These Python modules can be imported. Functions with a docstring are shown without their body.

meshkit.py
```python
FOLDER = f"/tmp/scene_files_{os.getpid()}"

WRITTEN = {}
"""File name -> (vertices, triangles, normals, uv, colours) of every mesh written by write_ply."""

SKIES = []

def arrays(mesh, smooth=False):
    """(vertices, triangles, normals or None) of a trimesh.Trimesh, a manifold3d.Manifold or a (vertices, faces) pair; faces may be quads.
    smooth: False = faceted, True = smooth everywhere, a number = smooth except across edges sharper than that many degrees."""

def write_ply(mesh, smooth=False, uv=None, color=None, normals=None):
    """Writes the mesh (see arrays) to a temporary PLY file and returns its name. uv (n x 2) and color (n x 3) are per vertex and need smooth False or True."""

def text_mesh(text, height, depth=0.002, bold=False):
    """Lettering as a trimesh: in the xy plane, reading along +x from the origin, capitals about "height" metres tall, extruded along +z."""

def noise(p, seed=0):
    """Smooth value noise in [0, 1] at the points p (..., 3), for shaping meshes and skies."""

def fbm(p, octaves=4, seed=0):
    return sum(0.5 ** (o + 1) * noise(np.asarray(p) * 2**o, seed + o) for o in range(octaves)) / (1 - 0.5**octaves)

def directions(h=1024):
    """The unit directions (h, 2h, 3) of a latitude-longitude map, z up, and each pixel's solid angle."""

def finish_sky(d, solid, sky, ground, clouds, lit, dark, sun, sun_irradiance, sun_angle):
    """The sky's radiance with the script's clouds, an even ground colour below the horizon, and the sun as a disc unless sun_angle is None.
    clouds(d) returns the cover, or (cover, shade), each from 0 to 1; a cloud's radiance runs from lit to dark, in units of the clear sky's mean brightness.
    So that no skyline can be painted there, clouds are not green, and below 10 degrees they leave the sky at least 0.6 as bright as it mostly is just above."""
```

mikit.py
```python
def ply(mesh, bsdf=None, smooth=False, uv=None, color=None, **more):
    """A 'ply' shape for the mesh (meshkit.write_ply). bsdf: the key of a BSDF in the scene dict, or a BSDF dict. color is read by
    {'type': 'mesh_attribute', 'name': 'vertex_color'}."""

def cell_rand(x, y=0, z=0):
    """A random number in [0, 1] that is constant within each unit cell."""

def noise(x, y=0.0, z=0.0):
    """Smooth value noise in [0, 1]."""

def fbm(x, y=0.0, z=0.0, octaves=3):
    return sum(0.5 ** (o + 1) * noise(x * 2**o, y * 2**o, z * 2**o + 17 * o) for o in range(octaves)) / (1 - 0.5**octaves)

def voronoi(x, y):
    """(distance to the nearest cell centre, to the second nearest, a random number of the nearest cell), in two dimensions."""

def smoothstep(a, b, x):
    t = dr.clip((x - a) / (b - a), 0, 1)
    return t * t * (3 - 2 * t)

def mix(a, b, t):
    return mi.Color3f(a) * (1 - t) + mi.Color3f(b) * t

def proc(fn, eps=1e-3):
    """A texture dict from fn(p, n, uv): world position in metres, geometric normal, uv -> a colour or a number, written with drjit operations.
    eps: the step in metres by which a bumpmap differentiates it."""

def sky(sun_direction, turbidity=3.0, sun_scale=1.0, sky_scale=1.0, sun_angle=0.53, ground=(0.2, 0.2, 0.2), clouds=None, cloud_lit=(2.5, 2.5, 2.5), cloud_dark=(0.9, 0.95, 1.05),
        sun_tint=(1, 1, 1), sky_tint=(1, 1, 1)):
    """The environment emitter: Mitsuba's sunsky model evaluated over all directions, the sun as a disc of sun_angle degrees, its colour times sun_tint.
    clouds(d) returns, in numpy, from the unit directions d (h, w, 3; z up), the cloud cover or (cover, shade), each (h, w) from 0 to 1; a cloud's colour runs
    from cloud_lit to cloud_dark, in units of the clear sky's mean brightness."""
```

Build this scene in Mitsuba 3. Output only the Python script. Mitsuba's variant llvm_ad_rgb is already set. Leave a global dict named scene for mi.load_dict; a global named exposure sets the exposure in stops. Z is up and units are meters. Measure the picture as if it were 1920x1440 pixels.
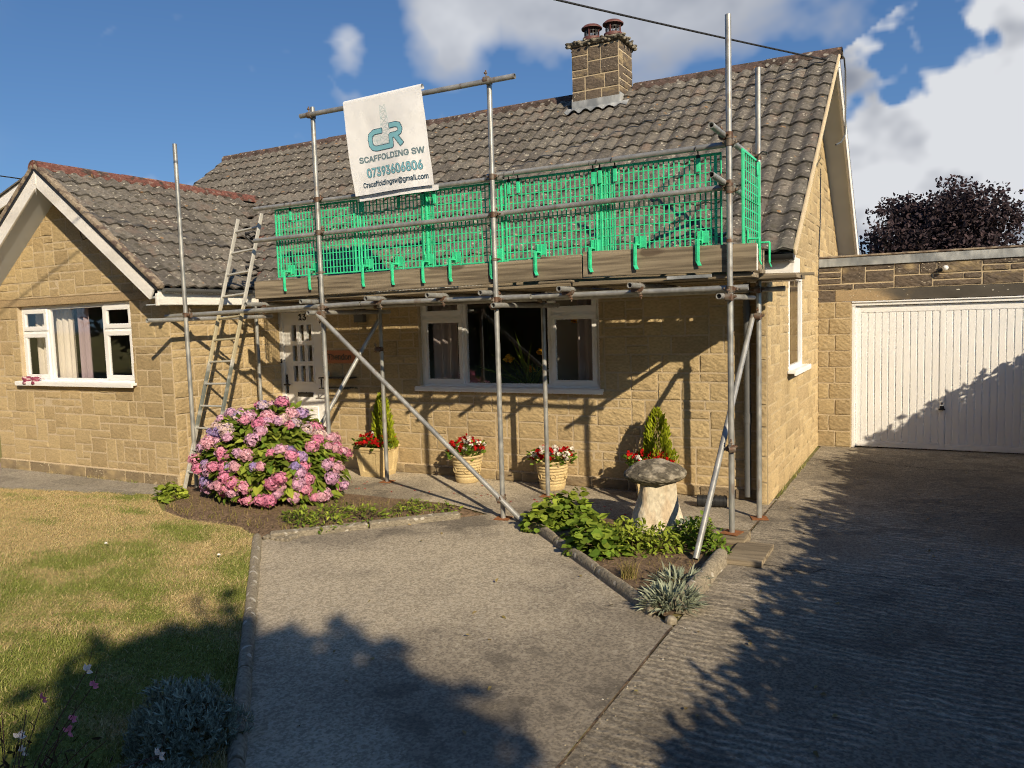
import math, random
import numpy as np, trimesh, drjit as dr, mitsuba as mi, mikit, meshkit
from mikit import noise, fbm, smoothstep, mix, cell_rand
from shapely.geometry import Polygon, box as sbox, LineString, Point
from shapely.ops import unary_union
from shapely import affinity
T = mi.ScalarTransform4f
rng = np.random.default_rng(7); random.seed(7)
scene, labels = {}, {}

# ------------------------------------------------------------------ camera, sky, exposure
YAW, PITCH, ROLL, FPX = math.radians(28.4), math.radians(-4.78), math.radians(-1.78), 1470.0
EYE = np.array([0.0, 0.0, 1.92])
_f = np.array([-math.sin(YAW)*math.cos(PITCH), math.cos(YAW)*math.cos(PITCH), math.sin(PITCH)])
_r = np.array([math.cos(YAW), math.sin(YAW), 0.0]); _u = np.cross(_r, _f)
CAM_R = math.cos(ROLL)*_r + math.sin(ROLL)*_u; CAM_U = -math.sin(ROLL)*_r + math.cos(ROLL)*_u
scene['camera'] = {'type': 'perspective', 'fov_axis': 'x', 'fov': math.degrees(2*math.atan(960/FPX)), 'near_clip': 0.05, 'far_clip': 2000.0,
                   'to_world': T().look_at(origin=EYE.tolist(), target=(EYE+_f).tolist(), up=CAM_U.tolist())}
SUN_AZ, SUN_EL = math.radians(39.0), math.radians(26.5)
SUN = np.array([math.cos(SUN_AZ)*math.cos(SUN_EL), -math.sin(SUN_AZ)*math.cos(SUN_EL), math.sin(SUN_EL)])

def sky_clouds(d):
    az = np.degrees(np.arctan2(d[..., 0], d[..., 1])); el = np.degrees(np.arcsin(np.clip(d[..., 2], -1, 1)))
    q = d / np.maximum(d[..., 2:3] + 0.25, 0.05)
    n1 = meshkit.fbm(q*np.array([1.6, 1.6, 1.6]) + 3.1, 5, 11)
    n2 = meshkit.fbm(d*9.0 + 7.7, 5, 23)
    n3 = meshkit.fbm(d*28.0 + 1.7, 4, 31)
    def blob(a, e, sa, se): return np.exp(-(((az-a)/sa)**2 + ((el-e)/se)**2))
    # cumulus bank in the north (behind the garage), grey sheet above the chimney, small wisps in the blue
    bank = np.maximum(np.maximum(blob(4.5, 7.5, 10, 8.5)*1.28, blob(8.5, 15, 7.0, 6.5)*1.1), blob(-1, 11.5, 3.6, 3.0)*.75)
    sheet = blob(-19.0, 22.0, 13.5, 6.0)*1.10
    sheet = np.maximum(sheet, blob(-31.5, 20.5, 4.5, 4.2)*0.98)
    wisp = np.maximum(blob(-39.3, 19.0, 1.5, 2.6)*0.80, blob(-51, 8.3, 2.6, .9)*0.95)
    hi = np.maximum(np.maximum(bank, sheet), wisp)
    away = smooth01((np.abs(az+20) - 38)/16)         # outside the view: broken fair-weather cloud
    gen = np.clip((n1 - 0.63)*5.0, 0, 1)*away*0.85
    puff = 1-np.abs(2*meshkit.fbm(d*11.0+4.2, 4, 51)-1)          # billows
    lump = (n2-0.5)*1.1 + (n3-0.5)*0.7 + (puff-0.72)*0.8
    soft = np.clip(sheet*1.2 + (n2-0.5)*1.3 + (n3-0.5)*0.5 - 0.42, 0, 1)*2.2
    hard = np.clip(bank*1.35 + lump - 0.50, 0, 1)*7.0
    soft = np.maximum(soft, np.clip(wisp*1.15 + lump*1.7 - 0.60, 0, 1)*1.3)
    isb = bank > sheet
    cover = np.maximum(np.where(isb, np.clip(hard, 0, 1), np.clip(soft, 0, 1)*0.92), gen)
    # shade: rounded white tops towards the sun behind the viewer, grey-blue hollows and bases
    e1 = meshkit.fbm((d+np.array([0.02, -0.02, 0.030]))*11.0+4.2, 4, 51); relief = (e1 - meshkit.fbm(d*11.0+4.2, 4, 51))*3.2
    grey = meshkit.fbm(d*np.array([6.0, 6.0, 9.0])+2.0, 4, 41)
    shade_bank = np.clip(0.10 + relief*1.2 + (grey-0.47)*2.6 + (n3-.5)*.6 + np.clip((az-3.5)/6, 0, .6)*np.clip((13-el)/6, 0, 1), 0, 1)
    shade = np.where(isb, shade_bank, np.clip((0.50-.3*blob(-31, 20, 5, 5))*np.clip(sheet*2, 0, 1) + (n2-0.5)*1.1 + (n3-.5)*.5, 0, 1))
    return cover*0.98, np.clip(shade, 0, 1)
def smooth01(x):
    x = np.clip(x, 0, 1); return x*x*(3-2*x)

scene['sky'] = mikit.sky(SUN.tolist(), turbidity=3.0, sun_scale=1.45, sky_scale=0.86, clouds=sky_clouds, ground=(0.16, 0.15, 0.12),
                         cloud_lit=(3.55, 3.62, 3.75), cloud_dark=(1.28, 1.4, 1.68), sun_tint=(0.92, 0.985, 1.09), sky_tint=(0.70, 0.96, 1.36))
exposure = 1.58

# ------------------------------------------------------------------ materials
def P(fn, eps=1e-3): return mikit.proc(fn, eps)
def rgb(*c): return {'type': 'rgb', 'value': list(c)}
def principled(col, rough=0.6, metallic=0.0, spec=0.5, **k):
    return {'type': 'principled', 'base_color': col, 'roughness': rough, 'metallic': metallic, 'specular': spec, **k}
def two(b): return {'type': 'twosided', 'bsdf': b}
def bump(b, fn, scale, eps=1e-3): return {'type': 'bumpmap', 'tex': P(fn, eps), 'scale': scale, 'bsdf': b}
def mat(name, b): scene[name] = {**b}

def stone_col(p, n, uv):
    n1 = fbm(p.x*7, p.y*7, p.z*9, 3); n2 = fbm(p.x*42+5, p.y*42, p.z*60, 3)
    c = mix((.505, .395, .222), (.43, .328, .182), uv.x)
    c = c*(0.70+0.60*n2)*(0.86+0.28*n1)
    dark = mix((.165, .128, .096), (.092, .078, .066), n1)*(0.55+0.9*n2)
    c = mix(c, dark, dr.clip(uv.y*(smoothstep(.25, .62, n1*.6+uv.x*.25+n2*.2)+smoothstep(.5, 1., uv.y)*.55), 0, 1))
    c = c*(.84+.32*fbm(p.x*1.1, p.y*1.1, p.z*.7, 2))
    fleck = smoothstep(.80, .86, noise(p.x*60, p.y*60, p.z*60))*smoothstep(.5, .7, n1)
    return mix(c, (.62, .56, .44), fleck*(.25+.6*uv.y))
def stone_h(p, n, uv): return fbm(p.x*26, p.y*26, p.z*34, 3)
mat('m_stone', two(bump(principled(P(stone_col), .85, spec=.2), stone_h, .018, 2e-3)))
def mortar_col(p, n, uv): return mix((.55, .455, .315), (.44, .36, .24), fbm(p.x*12, p.y*12, p.z*12, 3))*(.85+.3*noise(p.x*90, p.y*90, p.z*90))
mat('m_mortar', two(principled(P(mortar_col), .95, spec=.1)))
mat('m_mortar_tan', two(principled(P(lambda p, n, uv: mix((.46, .375, .235), (.34, .275, .175), fbm(p.x*9, p.y*9, p.z*9, 3))), .95, spec=.1)))
def lintel_col(p, n, uv):
    n1 = fbm(p.x*5, p.y*5, p.z*6, 3)
    c = mix((.40, .30, .18), (.33, .25, .15), n1)*(.8+.4*noise(p.x*70, p.y*70, p.z*70))
    c = mix(c, mi.Color3f(.085, .078, .068)*(.7+.6*n1), uv.y*smoothstep(-.75, -.2, p.x+n1*.9-.45))
    spots = smoothstep(.86, .90, noise(p.x*44, p.y*44, p.z*44))
    return mix(c, (.6, .58, .5), spots*uv.y)
mat('m_lintel', two(principled(P(lintel_col), .9, spec=.15)))

def tile_col(p, n, uv):
    n1 = fbm(p.x*6, p.y*6, p.z*6, 3); n2 = fbm(p.x*38, p.y*38, p.z*38, 2)
    c = mix((.162, .151, .134), (.110, .102, .093), uv.x)*(.55+.9*n2)*(.8+.4*n1)
    c = mix(c, (.19, .115, .085), smoothstep(.55, .75, n1)*.35*uv.y)
    moss = smoothstep(.60, .76, fbm(p.x*17+9, p.y*17, p.z*17, 2))
    c = mix(c, (.055, .052, .038), moss*.6)
    lich = smoothstep(.80, .86, noise(p.x*31+3, p.y*31, p.z*31))
    c = mix(c, (.42, .40, .34), lich*.8)
    oran = smoothstep(.90, .94, noise(p.x*15+33, p.y*15, p.z*15))
    return mix(c, (.36, .19, .07), oran*.55)
def tile_h(p, n, uv): return fbm(p.x*30, p.y*30, p.z*30, 3)
mat('m_tile', two(bump(principled(P(tile_col), .9, spec=.15), tile_h, .010, 2e-3)))
def ridge_col(p, n, uv):
    n1 = fbm(p.x*11, p.y*11, p.z*11, 3)
    c = mix(mix((.105, .085, .078), (.175, .078, .065), uv.y), (.07, .055, .048), smoothstep(.45, .65, n1))*(.6+.8*noise(p.x*60, p.y*60, p.z*60))
    l = smoothstep(.72, .78, noise(p.x*24+3, p.y*24, p.z*24))
    c = mix(c, (.45, .43, .38), l*.7*(1.-.7*uv.y))
    return mix(c, (.34, .17, .06), smoothstep(.84, .9, noise(p.x*18+43, p.y*18, p.z*18))*.6)
mat('m_ridge', two(bump(principled(P(ridge_col), .9, spec=.15), tile_h, .012, 2e-3)))
def verge_col(p, n, uv): return mix((.30, .25, .19), (.13, .10, .085), smoothstep(.4, .65, fbm(p.x*14, p.y*14, p.z*14, 3)))*(.7+.6*noise(p.x*60, p.y*60, p.z*60))
mat('m_verge', two(principled(P(verge_col), .95, spec=.1)))

def steel_col(p, n, uv):
    n1 = fbm(p.x*5+uv.x*9, p.y*5, p.z*7, 3); n2 = noise(p.x*45, p.y*45, p.z*18)
    c = mix((.44, .445, .43), (.30, .31, .31), smoothstep(.3, .7, n1))*(.82+.36*n2)
    return mix(c, (.22, .15, .10), smoothstep(.70, .82, fbm(p.x*22, p.y*22, p.z*9+uv.x*5, 2))*.5)
mat('m_steel', two(principled(P(steel_col), .42, metallic=.45, spec=.5)))
def clip_col(p, n, uv): return mix((.20, .17, .14), (.15, .085, .055), smoothstep(.35, .65, fbm(p.x*30, p.y*30, p.z*30, 2)))*(.7+.6*uv.x)
mat('m_coupler', two(principled(P(clip_col), .6, metallic=.4)))
def rust_col(p, n, uv): return mix((.30, .125, .05), (.17, .085, .05), fbm(p.x*30, p.y*30, p.z*30, 3))
mat('m_rust', two(principled(P(rust_col), .9, spec=.1)))
def wood_col(p, n, uv):
    g = fbm(p.x*2.6+uv.x*31, p.y*30+uv.x*7, p.z*46+fbm(p.x*1.5, p.z*5, uv.x*9, 2)*1.3, 3); n1 = fbm(p.x*1.3+uv.x*17, p.y*4, p.z*4, 2)
    c = mix((.31, .262, .19), (.14, .115, .083), smoothstep(.18, .82, g))*(.65+.7*n1)
    kn = smoothstep(.80, .9, noise(p.x*4+uv.x*50, p.y*9, p.z*9))
    return mix(c, (.08, .055, .04), kn*.7)
def wood_h(p, n, uv): return fbm(p.x*3+uv.x*31, p.y*40, p.z*50, 2)
mat('m_wood', two(bump(principled(P(wood_col), .85, spec=.15), wood_h, .002, 1e-3)))
def ladder_col(p, n, uv):
    n1 = noise(p.x*9, p.y*9, p.z*14); 
    c = mix((.62, .61, .56), (.46, .46, .43), n1)
    c = mix(c, (.50, .44, .27), smoothstep(1.55, 1.62, p.z+.1*n1)*smoothstep(2.2, 2.1, p.z)*.8)
    return mix(c, mix((.05, .085, .08), (.4, .4, .36), smoothstep(.5, .8, n1)), smoothstep(.75, .8, p.z)*smoothstep(1.5, 1.45, p.z)*.75*uv.y)
mat('m_ladder', two(principled(P(ladder_col), .45, metallic=.25)))

def pvc_col(p, n, uv): return mi.Color3f(.82, .83, .84)*(.94+.08*fbm(p.x*3, p.y*3, p.z*3, 2))
mat('m_pvc', two(principled(P(pvc_col), .32, spec=.5)))
def paint_col(p, n, uv): return mix((.79, .78, .76), (.62, .60, .56), smoothstep(.45, .8, fbm(p.x*2, p.y*2, p.z*5, 3))*.6)*(.93+.1*noise(p.x*40, p.y*40, p.z*40))
mat('m_paint', two(principled(P(paint_col), .5, spec=.4)))
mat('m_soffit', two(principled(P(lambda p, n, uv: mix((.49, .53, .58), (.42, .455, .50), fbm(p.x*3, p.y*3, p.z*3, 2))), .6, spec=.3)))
mat('m_glass', {'type': 'thindielectric', 'int_ior': 1.6})
mat('m_black', two(principled(P(lambda p, n, uv: mi.Color3f(.022, .023, .025)*(.7+.6*noise(p.x*30, p.y*30, p.z*30))), .45)))
mat('m_pipe', two(principled(P(lambda p, n, uv: mi.Color3f(.10, .105, .11)*(.75+.5*fbm(p.x*8, p.y*8, p.z*5, 2))), .5)))
def green_col(p, n, uv): return mix((.05, .66, .34), (.05, .56, .28), uv.x)*(.8+.35*noise(p.x*25, p.y*25, p.z*25))
mat('m_green', two(principled(P(green_col), .42, spec=.5)))
mat('m_lead', two(principled(P(lambda p, n, uv: mix((.42, .44, .45), (.22, .24, .26), smoothstep(.35, .65, fbm(p.x*6, p.y*6, p.z*2.5, 3)))*(.85+.3*noise(p.x*40, p.y*40, p.z*12))), .6, metallic=.2)))
def cloth_col(p, n, uv): return mi.Color3f(.78, .80, .84)*(.96+.05*fbm(p.x*5, p.y*5, p.z*5, 2))
mat('m_cloth', two(principled(P(cloth_col), .55, spec=.3)))
mat('m_teal', two(principled(rgb(.20, .46, .56), .6)))
mat('m_navy', two(principled(rgb(.035, .075, .12), .6)))
mat('m_slate', two(principled(rgb(.16, .235, .275), .6)))
mat('m_ice', two(principled(rgb(.50, .62, .66), .6)))
mat('m_plaque', two(principled(P(lambda p, n, uv: mix((.50, .17, .07), (.36, .12, .06), fbm(p.x*9, p.y*9, p.z*40, 2))), .5)))
mat('m_terracotta', two(principled(P(lambda p, n, uv: mi.Color3f(.125, .05, .045)*(.6+.8*fbm(p.x*12, p.y*12, p.z*12, 2))), .6)))
mat('m_room', two(principled(P(lambda p, n, uv: mi.Color3f(.30, .28, .25)*(.9+.2*noise(p.x, p.y, p.z))), .8)))
mat('m_curtain', two(principled(P(lambda p, n, uv: mix((.62, .58, .52), (.32, .25, .30), uv.x)*(.85+.3*noise(p.x*60, p.y*10, .5))), .9)))

def rib(p):
    r = (p.y+.045*p.x+.10*fbm(p.x*1.3, p.y*2.6, 1., 3)+.05*noise(p.x*7, p.y*9, 4.)+.02*noise(p.x*23, p.y*19, 5.))/.064; r = r-dr.floor(r)
    return smoothstep(.05, .45, dr.abs(r-.5)-.22*noise(p.x*13, p.y*21, 8.)+.08)*smoothstep(.34, .62, fbm(p.x*1.5+4, p.y*1.2, 2., 3)+.06)
def grain(p): return noise(p.x*85, p.y*85, 0.)*.55+noise(p.x*190, p.y*190, 3.)*.25+noise(p.x*38, p.y*38, 6.)*.2
def drive_col(p, n, uv):
    w = fbm(p.x*.9, p.y*.9, .3, 3); g = grain(p); k = rib(p); d = noise(p.x*16, p.y*48, 7.)
    c = mix((.315, .282, .228), (.205, .184, .150), smoothstep(.3, .7, w))*(.70+.60*smoothstep(.2, .8, g))
    c = c*mix((.66, .65, .64), (1.14, 1.13, 1.1), k*(.55+.9*d)*.75+.12)
    st = smoothstep(.58, .74, fbm(p.x*3.7+5, p.y*5.3, 5., 3))
    return mix(c, mi.Color3f(.08, .073, .065), st*.4)
def drive_h(p, n, uv): return rib(p)*.7+.35*noise(p.x*60, p.y*60, 0.)
mat('m_drive', two(bump(principled(P(drive_col), .92, spec=.12), drive_h, .010, 2e-3)))
def fore_col(p, n, uv):
    w = fbm(p.x*1.3+7, p.y*1.3, .3, 3); g = grain(p)
    c = mix((.37, .325, .25), (.225, .198, .158), smoothstep(.28, .66, w))*(.72+.56*smoothstep(.2, .8, g))
    c = mix(c, mi.Color3f(.47, .43, .35), smoothstep(.72, .82, noise(p.x*58+3, p.y*58, 9.))*smoothstep(.25, .55, 1.-w)*.5)
    st = smoothstep(.57, .72, fbm(p.x*4.1+15, p.y*5.1, 5., 3))*smoothstep(.4, .6, w)
    return mix(c, mi.Color3f(.085, .076, .065), st*.5)
def fore_h(p, n, uv): return fbm(p.x*55, p.y*55, 0., 2)
mat('m_fore', two(bump(principled(P(fore_col), .92, spec=.12), fore_h, .0035, 2e-3)))
def slab_col(p, n, uv): return mix((.26, .235, .19), (.17, .155, .13), fbm(p.x*3+uv.x*9, p.y*3, .5, 3))*(.7+.6*noise(p.x*70, p.y*70, 1.))*(.85+.3*uv.x)
mat('m_slab', two(principled(P(slab_col), .9, spec=.15)))
def kerb_col(p, n, uv):
    c = mix((.30, .265, .20), (.19, .17, .135), fbm(p.x*6+uv.x*9, p.y*6, p.z*6, 3))*(.6+.8*noise(p.x*80, p.y*80, p.z*80))
    return mix(c, (.55, .53, .47), smoothstep(.78, .85, noise(p.x*21, p.y*21, p.z*21+4))*.7)
mat('m_kerb', two(bump(principled(P(kerb_col), .92, spec=.12), fore_h, .008, 2e-3)))
def soil_col(p, n, uv): return mix((.19, .135, .09), (.10, .072, .05), fbm(p.x*9, p.y*9, .2, 3))*(.5+1.*noise(p.x*60, p.y*60, p.z*60))
def soil_h(p, n, uv): return fbm(p.x*22, p.y*22, 0., 3)
mat('m_soil', two(bump(principled(P(soil_col), .95, spec=.1), soil_h, .03, 3e-3)))
def grass_tone(x, y):
    a = fbm(x*.85+2.3, y*1.5+1.1, 0.5, 3); b = fbm(x*3.2, y*4.2, 3.3, 2)
    return smoothstep(.40, .60, a*.70+b*.30 - .030*(x+6.3)+.035)
def lawn_col(p, n, uv):
    t = grass_tone(p.x, p.y)
    return mix((.17, .19, .045), (.42, .31, .15), t)*(.55+.7*noise(p.x*50, p.y*50, 0.))
mat('m_lawn', two(principled(P(lawn_col), .95, spec=.08)))
def blade_col(p, n, uv):
    t = grass_tone(p.x, p.y); k = smoothstep(.55, .45, uv.x+(t-.5)*.75)
    return mix((.46, .37, .19), (.20, .235, .055), k)*(.65+.6*uv.y)
mat('m_blade', two({'type': 'principled', 'base_color': P(blade_col), 'roughness': .6, 'specular': .3}))
mat('m_ground', two(principled(P(lambda p, n, uv: mix((.14, .15, .05), (.2, .17, .08), fbm(p.x*.4, p.y*.4, 0., 3))), .95, spec=.1)))

# foliage: uv.x picks a tone between two greens, uv.y the brightness
def leafmat(name, a, b, trans=.5, rough=.5):
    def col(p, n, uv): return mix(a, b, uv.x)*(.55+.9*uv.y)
    mat(name, {'type': 'principledthin', 'base_color': P(col), 'roughness': rough, 'diff_trans': trans, 'spec_trans': 0.0, 'eta': 1.4})
leafmat('m_hydrangea_leaf', (.11, .20, .03), (.34, .38, .065), .6)
leafmat('m_leaf', (.11, .21, .03), (.38, .44, .07), .6)
leafmat('m_thuja', (.13, .20, .015), (.38, .42, .03), .5)
leafmat('m_silver', (.25, .30, .22), (.40, .43, .32), .35)
leafmat('m_artemisia', (.20, .26, .21), (.38, .44, .36), .35)
leafmat('m_beech', (.045, .040, .048), (.095, .066, .074), .5)
leafmat('m_hedge', (.02, .045, .012), (.05, .085, .02), .3)
leafmat('m_straw', (.30, .22, .11), (.20, .20, .05), .3)
def petal(p, n, uv):
    x = uv.x
    c = mix((.82, .30, .50), (.84, .50, .60), smoothstep(0., .3, x))
    c = mix(c, (.74, .46, .68), smoothstep(.3, .55, x)); c = mix(c, (.42, .34, .70), smoothstep(.55, .8, x)); c = mix(c, (.85, .66, .60), smoothstep(.8, 1., x))
    return c*(.55+.6*uv.y)
mat('m_petal', {'type': 'principledthin', 'base_color': P(petal), 'roughness': .6, 'diff_trans': .5, 'spec_trans': 0.0, 'eta': 1.4})
def bloom(p, n, uv): return mix((.56, .018, .018), (.85, .80, .74), uv.x)*(.5+.6*uv.y)
mat('m_bloom', {'type': 'principledthin', 'base_color': P(bloom), 'roughness': .5, 'diff_trans': .4, 'spec_trans': 0.0, 'eta': 1.4})
mat('m_stem', two(principled(P(lambda p, n, uv: mix((.13, .085, .045), (.08, .09, .03), uv.x)), .8)))
mat('m_bark', two(principled(P(lambda p, n, uv: mi.Color3f(.09, .07, .055)*(.5+fbm(p.x*14, p.y*14, p.z*4, 2))), .9)))
def pot_col(p, n, uv): return mix((.62, .50, .28), (.50, .385, .20), fbm(p.x*14, p.y*14, p.z*14, 3))*(.85+.3*noise(p.x*80, p.y*80, p.z*80))
mat('m_pot', two(bump(principled(P(pot_col), .85, spec=.2), soil_h, .004, 2e-3)))
def cap_col(p, n, uv):
    a = fbm(p.x*11, p.y*11, p.z*17, 3)
    c = mix((.12, .108, .085), (.31, .28, .225), smoothstep(.40, .66, a))*(.6+.8*noise(p.x*70, p.y*70, p.z*70))
    return mix(c, (.36, .33, .26), smoothstep(.74, .82, noise(p.x*33, p.y*33, p.z*33))*.6)
mat('m_cap', two(bump(principled(P(cap_col), .95, spec=.1), lambda p, n, uv: fbm(p.x*20, p.y*20, p.z*34, 3), .035, 2e-3)))
def base_col(p, n, uv):
    a = fbm(p.x*4, p.y*4, p.z*2.2, 3)
    c = mix((.66, .61, .49), (.50, .44, .33), a)*(.8+.4*noise(p.x*60, p.y*60, p.z*30))
    return mix(c, (.45, .24, .08), smoothstep(.55, .7, fbm(p.x*9+4, p.y*9, p.z*2.5, 3))*.28)
mat('m_base', two(bump(principled(P(base_col), .9, spec=.15), lambda p, n, uv: fbm(p.x*16, p.y*16, p.z*7, 3), .03, 2e-3)))

# ------------------------------------------------------------------ helpers
def numbered(name):
    if name not in USED: USED[name] = 0; return name
    USED[name] += 1; return f'{name}_{USED[name]:03d}'
USED = {}
def tag(key, label=None, cat=None, group=None, kind=None):
    d = {k: v for k, v in (('label', label), ('category', cat), ('group', group), ('kind', kind)) if v}
    if d: labels.setdefault(key, {}).update(d)
    return key
def thing(name, label, cat, group=None): return tag(numbered(name), label, cat, group)

class MB:
    """Collects pieces of one mesh; every flat face group has its own vertices, so that it may be shaded smooth."""
    def __init__(s): s.V, s.F, s.U, s.n, s.seed = [], [], [], 0, None
    def add(s, v, f, uv=None):
        v = np.asarray(v, float); f = np.asarray(f, int)
        if f.shape[1] == 4: f = np.vstack([f[:, [0, 1, 2]], f[:, [0, 2, 3]]])
        if uv is None: uv = np.tile(s.seed if s.seed is not None else (rng.random(), rng.random()), (len(v), 1))
        s.V.append(v); s.F.append(f+s.n); s.U.append(np.asarray(uv, float)); s.n += len(v); return s
    def box(s, lo, hi, B=None, c=0.0):
        lo, hi = np.minimum(lo, hi).astype(float), np.maximum(lo, hi).astype(float); c = min(c, 0.45*(hi-lo).min())
        if c == 0: v, f = BX_S*(hi-lo)+lo, BX_F
        else:
            v = np.empty((24, 3))
            for i, (sg, ax) in enumerate(CB_K):
                q = np.where(np.array(sg) > 0, hi, lo).astype(float); ins = -np.array(sg)*c; ins[ax] = 0; v[i] = q+ins
            f = CB_F
        if B is not None: v = B[0]+v@np.asarray(B[1])
        return s.add(v, f)
    def tube(s, a, b, r, r2=None, n=14, hollow=False, cap=True):
        a, b = np.asarray(a, float), np.asarray(b, float); z = (b-a)/np.linalg.norm(b-a); r2 = r if r2 is None else r2
        x = np.cross(z, [0, 0, 1] if abs(z[2]) < .9 else [1, 0, 0]); x /= np.linalg.norm(x); y = np.cross(z, x)
        t = np.arange(n)*2*np.pi/n; ring = np.cos(t)[:, None]*x+np.sin(t)[:, None]*y; i = np.arange(n); j = (i+1) % n
        s.add(np.vstack([a+ring*r, b+ring*r2]), np.stack([i, j, j+n, i+n], 1))
        if hollow:
            ri = r*.80; d = min(.12, .4*np.linalg.norm(b-a))
            for e, zz in ((a, z), (b, -z)):
                s.add(np.vstack([e+ring*r, e+ring*ri]), np.stack([i, i+n, j+n, j], 1) if zz is z else np.stack([i, j, j+n, i+n], 1))
                s.add(np.vstack([e+ring*ri, e+zz*d+ring*ri]), np.stack([i, i+n, j+n, j], 1))
                s.add(np.vstack([e+zz*d+ring*ri, [e+zz*d]]), np.stack([i, j, i*0+n], 1))
        elif cap:
            s.add(np.vstack([a+ring*r, [a]]), np.stack([j, i, i*0+n], 1)); s.add(np.vstack([b+ring*r2, [b]]), np.stack([i, j, i*0+n], 1))
        return s
    def path(s, pts, r, n=8):
        pts = np.asarray(pts, float); N = len(pts); r = np.broadcast_to(r, (N,)); d = np.gradient(pts, axis=0); d /= np.linalg.norm(d, axis=1, keepdims=True)
        x = np.cross(d[0], [0.3, 0.2, 1]); V = []
        t = np.arange(n)*2*np.pi/n
        for k in range(N):
            x = x-d[k]*(x@d[k]); x /= np.linalg.norm(x); y = np.cross(d[k], x)
            V.append(pts[k]+r[k]*(np.cos(t)[:, None]*x+np.sin(t)[:, None]*y))
        i = np.arange(n); j = (i+1) % n
        F = np.vstack([np.stack([i+k*n, j+k*n, j+(k+1)*n, i+(k+1)*n], 1) for k in range(N-1)])
        return s.add(np.vstack(V), F)
    def lathe(s, prof, c, n=32, sx=1., sy=1., wob=0.):
        prof = np.asarray(prof, float); t = np.arange(n)*2*np.pi/n; m = len(prof); V = np.empty((m, n, 3))
        V[:, :, 0] = prof[:, :1]*np.cos(t)*sx; V[:, :, 1] = prof[:, :1]*np.sin(t)*sy; V[:, :, 2] = prof[:, 1:2]
        V = V.reshape(-1, 3)
        if wob: V += (meshkit.fbm(V*7+3.3, 3, 5)-.5)[:, None]*np.array([1, 1, .6])*wob*np.sign(V+1e-9)
        i = np.arange(n); j = (i+1) % n
        F = np.vstack([np.stack([i+k*n, j+k*n, j+(k+1)*n, i+(k+1)*n], 1) for k in range(m-1)])
        return s.add(V+np.asarray(c, float), F)
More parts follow.
